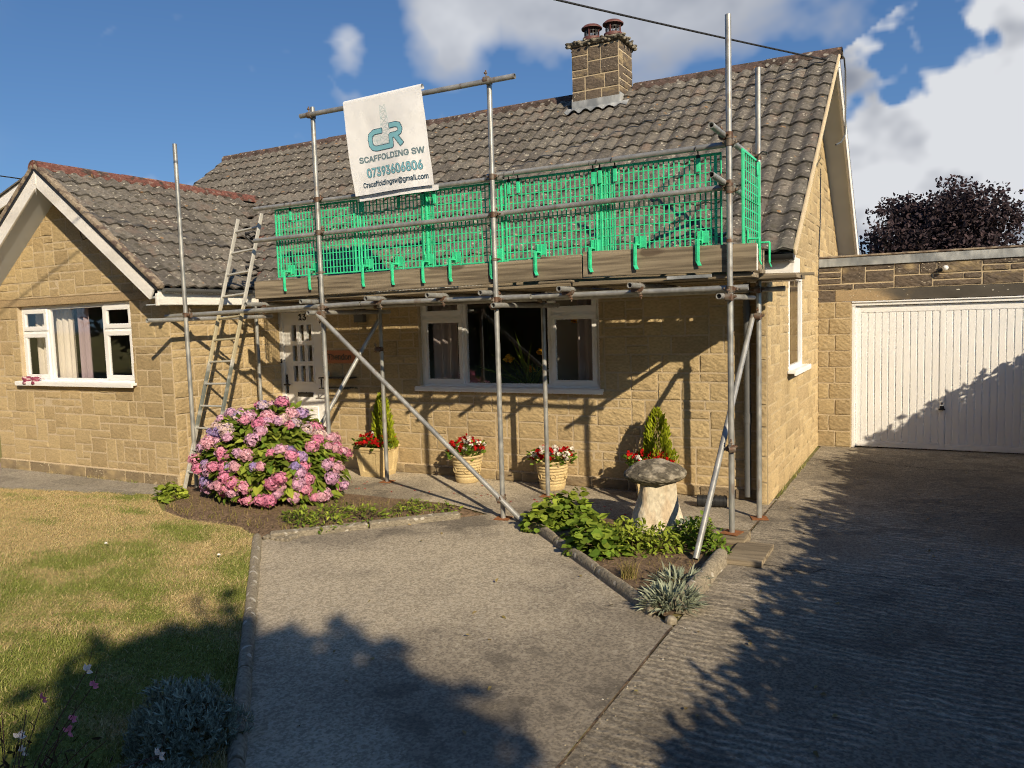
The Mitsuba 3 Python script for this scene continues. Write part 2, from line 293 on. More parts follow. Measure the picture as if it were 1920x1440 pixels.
    def poly(s, pg, B, d0, d1, back=False):
        """A shapely polygon in (u, v) extruded from n = d0 to n = d1 in the frame B = (origin, [U, V, N])."""
        for g in getattr(pg, 'geoms', [pg]):
            if g.is_empty or g.geom_type != 'Polygon' or g.area < 1e-6: continue
            v2, f = trimesh.creation.triangulate_polygon(g, engine='earcut'); o, R = np.asarray(B[0], float), np.asarray(B[1], float)
            top = np.column_stack([v2, np.full(len(v2), d1)]); s.add(o+top@R, f)
            if back: s.add(o+np.column_stack([v2, np.full(len(v2), d0)])@R, np.asarray(f)[:, ::-1])
            for ring in [g.exterior, *g.interiors]:
                q = np.asarray(ring.coords)[:-1]; m = len(q); k = np.arange(m)
                e = np.empty((m, 4, 3)); q2 = np.roll(q, -1, 0)
                e[:, 0, :2] = q; e[:, 1, :2] = q2; e[:, 2, :2] = q2; e[:, 3, :2] = q; e[:, :2, 2] = d0; e[:, 2:, 2] = d1
                s.add(o+e.reshape(-1, 3)@R, np.stack([4*k, 4*k+1, 4*k+2, 4*k+3], 1))
        return s
    def mesh(s): return np.vstack(s.V), np.vstack(s.F), np.vstack(s.U)
    def build(s, key, m, smooth=True, **k):
        v, f, u = s.mesh(); scene[key] = mikit.ply((v, f), m, smooth=smooth, uv=u, **k); return key
BX_S = np.array([[a if k == ax else (p if k == (ax+1) % 3 else q) for k in range(3)] for ax in range(3) for a in (0, 1) for p, q in ((0, 0), (1, 0), (1, 1), (0, 1))], float)
BX_F = np.array([[4*i, 4*i+1, 4*i+2, 4*i+3] if i % 2 else [4*i+3, 4*i+2, 4*i+1, 4*i] for i in range(6)])
CB_K = [((sx, sy, sz), ax) for sx in (-1, 1) for sy in (-1, 1) for sz in (-1, 1) for ax in range(3)]
def _cbf():
    V = np.array([[s_*(1.0 if k == ax else .8) for k, s_ in enumerate(sg)] for sg, ax in CB_K]); h = trimesh.convex.convex_hull(V); 
    idx = [int(np.argmin(((V-q)**2).sum(1))) for q in h.vertices]; return np.array([[idx[a] for a in f] for f in h.faces])
CB_F = _cbf()
def part(parent, name, mb, m, label=None, smooth=True, kind=None, **k):
    key = numbered(parent+'__'+name); mb.build(key, m, smooth, **k)
    if label or kind: tag(key, label, kind=kind)
    return key
def solo(name, mb, m, label, cat, group=None, kind=None, smooth=True):
    key = numbered(name); mb.build(key, m, smooth); return tag(key, label, cat, group, kind)
def struct(name, mb, m): return solo(name, mb, m, None, None, kind='structure')
def copy_part(parent, name, src, M):
    key = numbered(parent+'__'+name); d = dict(scene[src]); d['to_world'] = M; scene[key] = d; return key
def frame(o, U, V):
    U, V = np.asarray(U, float), np.asarray(V, float); U = U/np.linalg.norm(U); V = V/np.linalg.norm(V); return (np.asarray(o, float), np.array([U, V, np.cross(U, V)]))
def project(pts):
    q = np.asarray(pts, float)-EYE; w = q@_f
    return np.stack([960+FPX*(q@CAM_R)/w, 720-FPX*(q@CAM_U)/w, w], -1)
def seen(pts, m=60):
    q = project(pts); return (q[..., 2] > .1) & (q[..., 0] > -m) & (q[..., 0] < 1920+m) & (q[..., 1] > -m) & (q[..., 1] < 1440+m)
def unit(v): return v/np.maximum(np.linalg.norm(v, axis=-1, keepdims=True), 1e-9)
def randdir(n): return unit(rng.normal(size=(n, 3)))

def leaves(C, D, N, L, W, fold=.25, shape='oval', tone=None, curl=.15):
    """Leaf blades: base points C, axis D, normal N, length L, width W."""
    n = len(C); D = unit(D); S = unit(np.cross(D, N)); N = np.cross(S, D); L = np.broadcast_to(L, (n,))[:, None]; W = np.broadcast_to(W, (n,))[:, None]
    prof = {'oval': [(.0, 0), (.30, .5), (.68, .40), (1, 0), (.68, -.40), (.30, -.5)], 'lance': [(0, .05), (.35, .5), (.75, .35), (1, 0), (.75, -.35), (.35, -.5)],
            'round': [(.0, .1), (.25, .5), (.75, .5), (1, .12), (.85, -.42), (.25, -.5)], 'dia': [(0, 0), (.5, .5), (1, 0), (.5, -.5)]}[shape]
    k = len(prof); V = np.empty((n, k+1, 3))
    for i, (a, b) in enumerate(prof): V[:, i] = C+D*L*a+S*W*b+N*(W*fold*abs(b)*2-curl*L*a*a)
    V[:, k] = C+D*L*.5-N*(curl*L*.25)
    i = np.arange(k); F = np.stack([i, (i+1) % k, i*0+k], 1)
    uv = np.stack([np.clip(rng.beta(1.6, 1.6, n) if tone is None else tone, 0, 1), rng.random(n)], 1)
    return V.reshape(-1, 3), (F[None]+(np.arange(n)*(k+1))[:, None, None]).reshape(-1, 3), np.repeat(uv, k+1, 0)
def blades(C, D, h, w, bend):
    """Grass blades: root C, lean direction D (n, 2), height h, width w."""
    n = len(C); a = rng.random(n)*2*np.pi; S = np.stack([np.cos(a), np.sin(a), 0*a], 1)*(w/2)[:, None]; b = np.column_stack([D*bend[:, None], np.zeros(n)])
    up = np.array([0, 0, 1.])*h[:, None]; V = np.stack([C-S, C+S, C+up*.6+b*.35+S*.6, C+up*.6+b*.35-S*.6, C+up*.95+b], 1)
    F = np.array([[0, 1, 2], [0, 2, 3], [3, 2, 4]]); uv = rng.random((n, 2))
    return V.reshape(-1, 3), (F[None]+(np.arange(n)*5)[:, None, None]).reshape(-1, 3), np.repeat(uv, 5, 0)
def put(mb, x): return mb.add(*x)

# ------------------------------------------------------------------ stonework
PENDING = {}       # thing -> list of (projected area, wall key, builder data)
def pack(W, H, u=.098, seed=1, tall=.30, long=(3, 8)):
    """Snecked rubble: rectangles (x0, y0, x1, y1) filling W x H on a grid of u high and .05 wide."""
    r = random.Random(seed); nx, ny = int(math.ceil(W/.05)), int(math.ceil(H/u)); sky = [0]*nx; out = []
    while min(sky) < ny:
        lo = min(sky); i = sky.index(lo); j = i
        while j < nx and sky[j] == lo: j += 1
        run = j-i; h = 2 if r.random() < .55 else (1 if r.random() < .8 else 3)
        if lo > 0 and i > 0 and r.random() < .25: h = max(1, min(3, sky[i-1]-lo))
        h = min(h, ny-lo); w = r.randint(*long) if h > 1 else r.randint(long[0]+1, long[1]+1)
        if h == 3: w = r.randint(3, 6)
        if run-w < 3: w = run if run <= long[1]+2 else run//2
        w = min(w, run)
        out.append((i*.05, lo*u, (i+w)*.05, (lo+h)*u))
        for k in range(i, i+w): sky[k] = lo+h
    return out
def stone_mesh(mb, g, B, proud, rough, seed, w):
    """One rock-faced stone in the frame B; g is its outline (shapely) in (u, v)."""
    x0, y0, x1, y1 = g.bounds; isbox = g.area > .985*(x1-x0)*(y1-y0); o, R = B; e = .007
    mb.seed = (rng.random(), w)
    if isbox:
        nx, ny = max(2, min(5, int((x1-x0)/.07))), max(2, min(4, int((y1-y0)/.055)))
        X = np.r_[x0, np.linspace(x0+e, x1-e, nx), x1]; Y = np.r_[y0, np.linspace(y0+e, y1-e, ny), y1]
        gx, gy = np.meshgrid(X, Y); q = np.stack([gx, gy, 0*gx], -1); n = meshkit.fbm(np.stack([gx*9+seed*3.7, gy*9, 0*gx+seed], -1), 3, 3)
        q[..., 2] = proud+(n-.5)*rough+(rng.random()-.5)*.006
        edge = np.zeros_like(gx, bool); edge[[0, -1]] = True; edge[:, [0, -1]] = True; q[edge, 2] = -.004
        jit = (rng.random(q.shape[:2])-.5)*.006; q[..., 0] += np.where(edge, 0, jit); q[..., 1] += np.where(edge, 0, jit[::-1, ::-1])
        a, b = gx.shape; k = np.arange(a*b).reshape(a, b)
        mb.add(o+q.reshape(-1, 3)@R, np.stack([k[:-1, :-1], k[:-1, 1:], k[1:, 1:], k[1:, :-1]], -1).reshape(-1, 4))
    else: mb.poly(g, B, -.004, proud)
    mb.seed = None
def wall(owner, name, pg, B, weather=.1, seed=1, proud=.007, rough=.018, thick=.14, label=None, rects=None, mortar='m_mortar', **k):
    """A wall of OWNER: the mortar sheet is the part, its stones wait in PENDING until the largest ones are known."""
    mb = MB(); mb.poly(pg, B, -thick, 0.0, back=True); key = part(owner, name, mb, mortar, label, smooth=False)
    x0, y0, x1, y1 = pg.bounds; j = .0065
    for i, (a, b, c, d) in enumerate(rects or pack(x1-x0, y1-y0, seed=seed, **k)):
        g = sbox(x0+a+j, y0+b+j, x0+c-j, y0+d-j).intersection(pg.buffer(-.002))
        for q in getattr(g, 'geoms', [g]):
            if q.is_empty or q.geom_type != 'Polygon' or q.area < .0022: continue
            bx = q.bounds; P3 = B[0]+np.array([[bx[0], bx[1], 0], [bx[2], bx[1], 0], [bx[2], bx[3], 0], [bx[0], bx[3], 0]])@B[1]
            s = project(P3); vis = seen(P3).all(); ar = abs(np.cross(s[2, :2]-s[0, :2], s[3, :2]-s[1, :2]))/2 if vis else 0
            PENDING.setdefault(owner, []).append((ar, key, q, B, proud, rough, i+seed*1000, weather(0.5*(bx[0]+bx[2]), 0.5*(bx[1]+bx[3])) if callable(weather) else weather))
    return key
def lay_stones(owner, most=300):
    todo = sorted(PENDING[owner], key=lambda x: -x[0]); rest = {}
    for i, (ar, key, q, B, pr, ro, sd, w) in enumerate(todo):
        mb = MB() if i < most and ar > 40 else rest.setdefault(key, MB())
        stone_mesh(mb, q, B, pr, ro, sd, w)
        if i < most and ar > 40: part(key, 'stone', mb, 'm_stone')
    for key, mb in rest.items(): part(key, 'stonework', mb, 'm_stone', kind='stuff')

# ------------------------------------------------------------------ the ground
YW = 8.06                      # plane of the house front
XG = -1.43                     # plane of the gable end
def sheet(name, pts, z, m, div=None):
    mb = MB(); mb.poly(Polygon(pts), ((0, 0, z), np.eye(3)), 0, 0.0); return struct(name, mb, m)
sheet('ground', [(-600, -600), (600, -600), (600, 900), (-600, 900)], -.012, 'm_ground')
sheet('driveway', [(-1.39, -8), (1.45, -8), (1.45, 11.75), (-1.39, 11.75)], 0.0, 'm_drive')
FORE = [(-1.403, -8), (-1.403, 4.62), (-3.46, 6.58), (-1.403, 6.30), (-1.403, 8.2), (-8.1, 8.2), (-8.1, 6.72), (-4.5, 6.72), (-3.86, 6.56), (-5.34, 4.98), (-2.65, 2.2), (2.5-2.65, -.3), (2.2, -2.6), (2.2, -8)]
FORE = [(-1.403, -2.0), (-1.403, 4.64), (-1.46, 4.62), (-3.46, 6.57), (-3.3, 6.75), (-1.403, 6.75), (-1.403, 8.2), (-8.1, 8.2), (-8.1, 6.74), (-4.3, 6.74), (-3.86, 6.56), (-5.34, 4.98), (-1.403, 1.0)]
sheet('forecourt', FORE, 0.001, 'm_fore')
sheet('flower_bed_soil', [(-1.44, 4.62), (-3.47, 6.57), (-3.3, 6.76), (-1.40, 6.76), (-1.40, 6.1)], .022, 'm_soil')
mb = MB()                      # earth heaped a little in the hydrangea bed
gx, gy = np.meshgrid(np.linspace(-8.0, -3.7, 60), np.linspace(4.9, 6.95, 36)); pg = Polygon([(-7.9, 6.0), (-7.15, 5.42), (-6.6, 5.25), (-5.85, 5.25), (-5.42, 5.08), (-5.30, 5.05), (-3.9, 6.54), (-4.35, 6.74), (-8.0, 6.74)])
import shapely
d = shapely.distance(shapely.points(gx, gy), pg.exterior); ins = shapely.contains(pg, shapely.points(gx, gy))
h = np.where(ins, .004+np.clip(d*.35, 0, .05)+.02*(meshkit.fbm(np.stack([gx*4, gy*4, 0*gx], -1), 3, 2)-.3)*np.clip(d*5, 0, 1), -.05)
k = np.arange(gx.size).reshape(gx.shape); q = np.stack([gx, gy, h], -1)
mb.add(q.reshape(-1, 3), np.stack([k[:-1, :-1], k[:-1, 1:], k[1:, 1:], k[1:, :-1]], -1).reshape(-1, 4)); struct('hydrangea_bed_soil', mb, 'm_soil')
LAWN = Polygon([(-5.44, 5.03), (-2.635, 2.215), (-1.33, .91), (-1.25, -1.5), (-16, -1.5), (-16, 4.6), (-10.3, 5.45), (-8.0, 5.92), (-7.2, 5.42), (-6.6, 5.25), (-5.85, 5.25)])
mb = MB(); mb.poly(LAWN, ((0, 0, .006), np.eye(3)), 0, 0); struct('lawn', mb, 'm_lawn')
sheet('path_bed', [(-16, 4.55), (-10.3, 5.40), (-7.7, 5.9), (-7.7, 6.6), (-16, 6.6)], -.004, 'm_slab')
path = thing('paving_path', 'narrow path of grey paving slabs between lawn and stone wall', 'path'); labels[path]['kind'] = 'structure'; labels[path] = {'kind': 'structure'}
x = -13.0
while x < -7.9:
    w = .60+.0*rng.random(); y0 = 5.40+(x+10.3)*.19+.02; mb = MB()
    for (a, b) in ((6.30, 5.92), (5.915, max(y0+.08, 5.45)) ):
        if a-b > .12:
            mb = MB(); mb.box((x+.006, b, -.02), (x+w-.006, a, .012+.004*rng.random()), c=.006); part(path, 'paving_slab', mb, 'm_slab')
    x += w

# kerbs
def kerb_run(name, label, pts, w, h, piece, m='m_kerb', group=None, rnd=False, cat='kerb'):
    t = thing(name, label, cat, group); L = LineString(pts); n = max(1, round(L.length/piece)); s = L.length/n
    for i in range(n):
        a, b = np.array(L.interpolate(i*s+.006).coords[0]), np.array(L.interpolate((i+1)*s-.006).coords[0]); u = unit(b-a); le = np.linalg.norm(b-a)
        mb = MB(); R = np.array([[u[0], u[1], 0], [-u[1], u[0], 0], [0, 0, 1]]); z = (rng.random()-.5)*.008
        if rnd:
            k = 9; th = np.linspace(0, np.pi, k); S = np.linspace(0, le, max(3, int(le/.08))); V = []
            for ss in S:
                e = 1-.10*((ss/le-.5)*2)**8; V.append(np.stack([np.full(k, ss), np.cos(th)*w/2*e, np.sin(th)*h*e+z], 1))
            V = np.vstack(V); V += (meshkit.fbm(V*9+i*7.1, 3, 3)-.5)[:, None]*np.array([0, .012, .014]); kk = np.arange(len(V)).reshape(-1, k)
            V = np.vstack([V, [[0, 0, 0], [le, 0, 0]]]); nv = len(V)
            mb.add(np.append(a, 0)+V@R, np.stack([kk[:-1, :-1], kk[1:, :-1], kk[1:, 1:], kk[:-1, 1:]], -1).reshape(-1, 4))
            ends = np.vstack([V[:k], V[nv-2]]), np.vstack([V[nv-2-k:nv-2], V[nv-1]])
            for e in ends: mb.add(np.append(a, 0)+e@R, np.array([[j, j+1, k] for j in range(k-1)]))
        else: mb.box((0, -w/2, -.05), (le, w/2, h+z), (np.append(a, 0), R), c=.012)
        part(t, 'kerb_stone', mb, m)
    return t
kerb_run('lawn_kerb', 'low concrete kerb along the edge of the dry lawn', [(-5.40, 5.03), (-2.60, 2.22), (-1.30, .92)], .085, .055, .92, rnd=True)
kerb_run('hydrangea_kerb', 'flat sandy kerb stones in front of the hydrangea bed', [(-5.30, 5.08), (-4.78, 5.60), (-4.30, 6.12), (-4.06, 6.36)], .11, .055, .72)
kerb_run('bed_edging', 'thin rounded edging on the forecourt side of the planted bed', [(-3.43, 6.50), (-2.42, 5.53), (-1.56, 4.70)], .085, .075, 1.0, rnd=True)
kerb_run('bed_edging', 'thick rounded mottled edging along the driveway side of the bed', [(-1.44, 4.78), (-1.43, 5.45), (-1.44, 6.02)], .13, .10, .62, rnd=True)
st = solo('pebble', MB().lathe([(0, .045), (.02, .042), (.034, .03), (.04, .012), (.036, 0)], (-1.425, 4.62, 0), 18), 'm_kerb', 'small pale domed pebble at the pointed tip of the bed', 'pebble')
mb = MB()
for i in range(60):
    a = np.array([rng.uniform(-5.33, -5.05), rng.uniform(5.04, 5.2), .0]); mb.lathe([(0, .02), (.014, .017), (.02, .006), (.016, -.01)], a+[0, 0, .01], 7, 1+rng.random()*.6, 1)
solo('rubble', mb, 'm_kerb', 'loose pale rubble at the corner of lawn and forecourt', 'rubble', kind='stuff')
# the joint between driveway and forecourt, a little open and crumbled
J = np.array([(-1.397+.012*(meshkit.noise(np.array([y*2.3, 0, 0]))-.5)*1.5, y) for y in np.arange(.5, 8.0, .05)])
mb = MB(); wj = .002+.006*meshkit.noise(np.stack([J[:, 1]*9, 0*J[:, 1], 0*J[:, 1]], 1)); q = np.vstack([np.column_stack([J[:, 0]-wj, J[:, 1], 0*wj+.0045]), np.column_stack([J[:, 0]+wj, J[:, 1], 0*wj+.0045])]); n = len(J); i = np.arange(n-1)
keep = (J[:-1, 1] < 4.55) | (J[:-1, 1] > 6.35); mb.add(q, np.stack([i, i+n, i+n+1, i+1], 1)[keep]); struct('driveway_joint', mb, 'm_soil')

def crack(pts, w):
    L = LineString(pts); t_ = np.arange(0, L.length, .03); q = np.array([L.interpolate(a).coords[0] for a in t_]); q += (np.stack([meshkit.fbm(np.column_stack([q*9, q[:, :1]*0]), 4, 71), meshkit.fbm(np.column_stack([q*9, q[:, :1]*0+5]), 4, 72)], 1)-.5)*.16
    ww = w*(.25+1.2*meshkit.noise(np.column_stack([q*14, q[:, :1]*0])))[:, None]; d = unit(np.gradient(q, axis=0)); nrm = np.column_stack([-d[:, 1], d[:, 0]]); n = len(q); i = np.arange(n-1); z = np.full((n, 1), .0045)
    struct('driveway_crack', MB().add(np.vstack([np.hstack([q-nrm*ww, z]), np.hstack([q+nrm*ww, z])]), np.stack([i, i+1, i+1+n, i+n], 1)), 'm_crack')
mat('m_crack', two({'type': 'diffuse', 'reflectance': rgb(.03, .028, .025)}))
crack([(-1.38, 6.02), (-.9, 5.95), (-.4, 6.05), (.4, 5.95)], .003); crack([(-.7, 10.6), (.0, 10.3), (.8, 10.45)], .006)
# ------------------------------------------------------------------ the bungalow
H = thing('bungalow', 'tan stone bungalow with a brown tiled roof behind the scaffold', 'house')
PIT = math.radians(36.46); TAN = math.tan(PIT)
EY, EZ, RY = 7.50, 2.45, 11.20; RZ = EZ+(RY-EY)*TAN; XL, XR = -12.25, -1.12       # eaves, ridge and ends of the main roof
WX, WE, WZ = -9.90, -7.75, 2.40; WR = WZ+(WX-WE)*-TAN; WY0 = 5.98                  # ridge, eave and front of the wing roof
def zmain(y): return EZ+(y-EY)*TAN
def zwing(x): return WR-abs(x-WX)*TAN
FB = frame((-8.04, YW, 0), (1, 0, 0), (0, 0, 1))                                   # house front, u along x
win = sbox(-5.66+8.04, 1.10, -3.25+8.04, 2.25); door = sbox(.0, 0, .84, 2.13)
wall(H, 'front_wall', sbox(0, .12, 6.53, 2.36).difference(win).difference(door), FB, weather=.12, seed=3)
mb = MB(); mb.box((-7.2, YW-.02, -.05), (-1.51, YW+.05, .115), c=.004); part(H, 'plinth', mb, 'm_mortar')
pr, x = [], .84
while x < 6.4: w = rng.uniform(.3, .5); pr.append((x, 0, x+w, .12)); x += w
wall(H, 'plinth_course', sbox(.84, 0, 6.53, .12), frame((-8.04, YW-.02, 0), (1, 0, 0), (0, 0, 1)), weather=.65, rects=pr, thick=.03, proud=.014, rough=.02)
# wing front: a gable
WB = frame((-11.80, 6.33, 0), (1, 0, 0), (0, 0, 1)); ww = 3.76
gab = Polygon([(0, .0), (ww, .0), (ww, 2.45), (WX+11.80, WR-.17), (0, 2.45)])
wwin = sbox(-11.13+11.8, 1.255, -8.745+11.8, 2.285); lint = sbox(.15, 2.285, 11.8-8.32, 2.385)
wall(H, 'wing_wall', gab.difference(wwin).difference(lint).difference(sbox(0, 0, ww, .15)), WB, weather=.16, seed=11, proud=.006)
pr, x = [], 0.
while x < ww: w = rng.uniform(.3, .52); pr.append((x, 0, min(x+w, ww), .15)); x += w
wall(H, 'wing_plinth', sbox(0, 0, ww, .15), frame((-11.80, 6.305, 0), (1, 0, 0), (0, 0, 1)), weather=.62, rects=pr, thick=.03, rough=.022)
mb = MB(); mb.box((-11.65, 6.315, 2.287), (-8.33, 6.4, 2.383), c=.004); mb.box((-11.9, 6.312, 2.386), (-8.28, 6.4, 2.396)); mb.U = [np.tile((.3, 0.), (len(v), 1)) for v in mb.V]; part(H, 'lintel', mb, 'm_lintel', 'plain stone lintel over the wing window')
SB = frame((-8.04, 6.33, 0), (0, 1, 0), (0, 0, 1))
wall(H, 'wing_side_wall', sbox(0, 0, 1.88, 2.4), SB, weather=.10, seed=17, proud=.009, thick=.10)
# quoin-like rounding of the wing corner is left to the stones; the gable end and its short projecting pier
GB = frame((XG, 7.90, 0), (0, 1, 0), (0, 0, 1)); gl = 6.9
gend = Polygon([(0, 0), (gl, 0), (gl, zmain(RY)-(7.9+gl-RY)*TAN-.10), (RY-7.9, RZ-.12), (0, zmain(7.9)-.12)])
swin = sbox(9.10-7.9, 1.24, 10.07-7.9, 2.31)
wall(H, 'gable_wall', gend.difference(swin), GB, mortar='m_mortar_tan', weather=lambda u, v: .22 if v < 2.5 else .34, seed=23, proud=.007, rough=.008, thick=.11)
pier = []; z = 0
while z < 2.5: hh = rng.uniform(.2, .34); pier.append((0, z, .10, z+hh)); z += hh
wall(H, 'pier', sbox(0, 0, .105, 2.42), frame((XG-.105, 7.90, 0), (1, 0, 0), (0, 0, 1)), weather=.2, rects=pier, thick=.16, proud=.010)

# roofs
def tile_shape(mb, B, x0, s0, ga, wd, seed, len_=None):
    o, R = B; L = (len_ or ga)+.065; k = 13; X = np.linspace(0, wd-.003, k)+x0; ph = (X-x0)/wd*2*2*np.pi
    f = .036*(.5-.5*np.cos(ph))**.85; lift = .030+(rng.random()-.5)*.007; tw = (rng.random()-.5)*.010*(np.arange(k)/k-.5); sk = (rng.random()-.5)*.008
    a = np.stack([X, np.full(k, s0-.03+sk)+.004*np.cos(ph), f+lift+tw], 1); b = np.stack([X, np.full(k, s0-.03+L), f+.002], 1); c = a-[0, 0, .026]; c[:, 1] += .004
    i = np.arange(k-1); sd = (rng.random(), rng.random())
    mb.add(o+np.vstack([a, b])@R, np.stack([i, i+1, i+1+k, i+k], 1), np.tile(sd, (2*k, 1))); mb.add(o+np.vstack([c, a])@R, np.stack([i, i+1, i+1+k, i+k], 1), np.tile(sd, (2*k, 1)))
TILES = []
def tile_field(holder, B, n, rows, ga, wd, ok):
    for j in range(rows):
        for i in range(n):
            P0 = B[0]+np.array([(i+.5)*wd, (j+.5)*ga, .03])@B[1]
            if not ok(P0): continue
            pj = project(P0); ar = FPX**2*wd*ga/pj[2]**2*abs(unit(P0-EYE)@B[1][2]) if seen(P0) else 0
            TILES.append((ar, holder, B, i*wd, j*ga, ga, wd))
roof = part(H, 'roof', MB().add([(XL, EY, EZ-.01), (XR, EY, EZ-.01), (XR, RY, RZ-.01), (XL, RY, RZ-.01)], [[0, 1, 2, 3]]).add([(XL, RY, RZ-.012), (XR, RY, RZ-.012), (XR, 2*RY-EY, EZ), (XL, 2*RY-EY, EZ)], [[0, 1, 2, 3]]), 'm_tile', smooth=False)
MBs = frame((XL, EY, EZ), (1, 0, 0), (0, math.cos(PIT), math.sin(PIT))); wd = (XR-XL)/31; ga = .3285
def ok_main(p): return not (p[0] < WE+.06 and p[2] < zwing(p[0])-.02 and p[0] > WX-2.2) and not (-4.72 < p[0] < -3.92 and p[1] > 10.78)
tile_field(roof, MBs, 31, 14, ga, wd, ok_main)
yv = EY+(WR-EZ)/TAN
wroof = part(H, 'wing_roof', MB().add([(WE, WY0, WZ-.01), (WE, 7.6, WZ-.01), (WX, yv, WR-.01), (WX, WY0, WR-.01)], [[0, 1, 2, 3]]).add([(2*WX-WE, WY0, WZ-.01), (2*WX-WE, 7.6, WZ-.01), (WX, yv, WR-.01), (WX, WY0, WR-.01)], [[0, 1, 2, 3]]), 'm_tile', smooth=False)
WBs = frame((WE, WY0, WZ), (0, 1, 0), (-math.cos(PIT), 0, math.sin(PIT))); WBl = frame((2*WX-WE, WY0+3.6, WZ), (0, -1, 0), (math.cos(PIT), 0, math.sin(PIT)))
tile_field(wroof, WBs, 11, 8, .334, .36, lambda p: p[2] > zmain(p[1])-.03+.10 or p[1] < 7.55)
tile_field(wroof, WBl, 10, 8, .334, .36, lambda p: p[2] > zmain(p[1])-.03 or p[1] < 7.5)
TILES.sort(key=lambda t: -t[0]); rest = {}
for i, t in enumerate(TILES):
    m_ = MB() if i < 300 else rest.setdefault(t[1], MB()); tile_shape(m_, t[2], t[3], t[4], t[5], t[6], i)
    if i < 300: part(t[1], 'tile', m_, 'm_tile')
for k_, m_ in rest.items(): part(k_, 'tiling', m_, 'm_tile', kind='stuff')
def ridge(holder, a, b, r, piece, red, name='ridge_tile'):
    a, b = np.asarray(a, float), np.asarray(b, float); L = np.linalg.norm(b-a); n = round(L/piece); u = (b-a)/L; S = unit(np.cross(u, [0, 0, 1])); k = 9; th = np.linspace(-.15, np.pi+.15, k)
    for i in range(n):
        mb = MB(); rr = r*(1+.08*(rng.random()-.5)); c0 = a+u*(i*L/n+.003); c1 = a+u*((i+1)*L/n+.012); dz = np.array([0, 0, (rng.random()-.5)*.012])
        A = np.array([c0+dz+S*math.cos(t)*rr+np.array([0, 0, math.sin(t)*rr]) for t in th]); Bq = np.array([c1+dz*.3+S*math.cos(t)*rr*.97+np.array([0, 0, math.sin(t)*rr*.97]) for t in th]); q = np.arange(k-1)
        uv = np.tile((rng.random(), red), (2*k, 1)); mb.add(np.vstack([A, Bq]), np.stack([q, q+1, q+1+k, q+k], 1), uv)
        mb.add(np.vstack([A, [c0]]), np.stack([q, q+1, q*0+k], 1), uv[:k+1]); part(holder, name, mb, 'm_ridge')
ridge(roof, (XL-.02, RY, RZ-.035), (-4.76, RY, RZ-.035), .115, .44, .15); ridge(roof, (-3.88, RY, RZ-.035), (XR+.02, RY, RZ-.035), .115, .44, .15)
ridge(wroof, (WX, WY0-.02, WR-.035), (WX, yv+.05, WR-.035), .115, .42, 1.0)
# valley between the two roofs: a strip of dull red tiles
a, b = np.array([WE+.10, EY-.05, WZ-.0]), np.array([WX+.12, yv, WR+.0])
for i in range(12):
    mb = MB(); p0, p1 = a+(b-a)*i/12, a+(b-a)*(i+1.06)/12; s = np.array([.07, .0, .0]); e = np.array([0, 0, .028]); mb.add([p0-s*1.1+e*1.4, p0+s*1.1+e*1.4, p1+s+e*.8, p1-s+e*.8], [[0, 1, 2, 3]], np.tile((rng.random(), .8), (4, 1))); mb.add([p0-s*1.1+e*1.4, p0+s*1.1+e*1.4, p0+s*1.1, p0-s*1.1], [[0, 1, 2, 3]], np.tile((rng.random(), .8), (4, 1)))
    part(wroof, 'valley_tile', mb, 'm_ridge')
# verges, barge boards, soffits
mb = MB(); e = np.array([0, math.cos(PIT), math.sin(PIT)]); nn = np.array([0, -math.sin(PIT), math.cos(PIT)]); Lr = (RY-EY)/math.cos(PIT)
VB = (np.array([XR, EY, EZ]), np.array([[1, 0, 0], e, nn])); mb.box((-.012, -.03, -.035), (.012, Lr, .034), VB, c=.005); part(H, 'verge', mb, 'm_mortar', 'pale mortar verge down the gable end')
def rake(name, m, x0, x1, n0, n1, rear, lab=None):
    mb = MB()
    if rear: Bq = (np.array([0, 2*RY-EY, EZ]), np.array([[1, 0, 0], [0, -math.cos(PIT), math.sin(PIT)], [0, math.sin(PIT), math.cos(PIT)]]))
    else: Bq = (np.array([0, EY, EZ]), np.array([[1, 0, 0], e, nn]))
    mb.box((x0, -.05, n0), (x1, Lr-.0, n1), Bq, c=.004); return part(H, name, mb, m, lab)
rake('barge_board', 'm_paint', XR-.045, XR-.005, -.10, -.036, False); rake('barge_board', 'm_paint', XR-.045, XR-.005, -.20, -.01, True, 'white barge board down the rear slope')
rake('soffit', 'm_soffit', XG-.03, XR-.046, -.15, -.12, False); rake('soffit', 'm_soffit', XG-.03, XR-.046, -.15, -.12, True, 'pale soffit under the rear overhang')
for sgn in (1, -1):
    Bq = (np.array([WX, WY0, WR]), np.array([[sgn*math.cos(PIT), 0, -math.sin(PIT)], [0, 1, 0], [sgn*math.sin(PIT), 0, math.cos(PIT)]])); Lw = (WE-WX)/math.cos(PIT)
    cut = math.sin(PIT)*.2 if 1 else 0
    mb = MB(); mb.box((.0, .0, -.205), (Lw-.05, .03, -.045), Bq, c=.003); part(H, 'wing_barge_board', mb, 'm_paint', 'white barge board on the wing gable')
    mb = MB(); mb.box((.0, -.012, -.045), (Lw, .035, -.012), Bq); part(H, 'wing_undercloak', mb, 'm_black')
    mb = MB(); mb.box((.0, -.02, -.012), (Lw+.03, .07, .050), Bq, c=.012); part(H, 'wing_verge', mb, 'm_verge', 'crumbling brown mortar verge of the wing roof')
    mb = MB(); mb.box((.0, .031, -.19), (Lw-.05, .36, -.175), Bq); part(H, 'wing_soffit', mb, 'm_soffit')
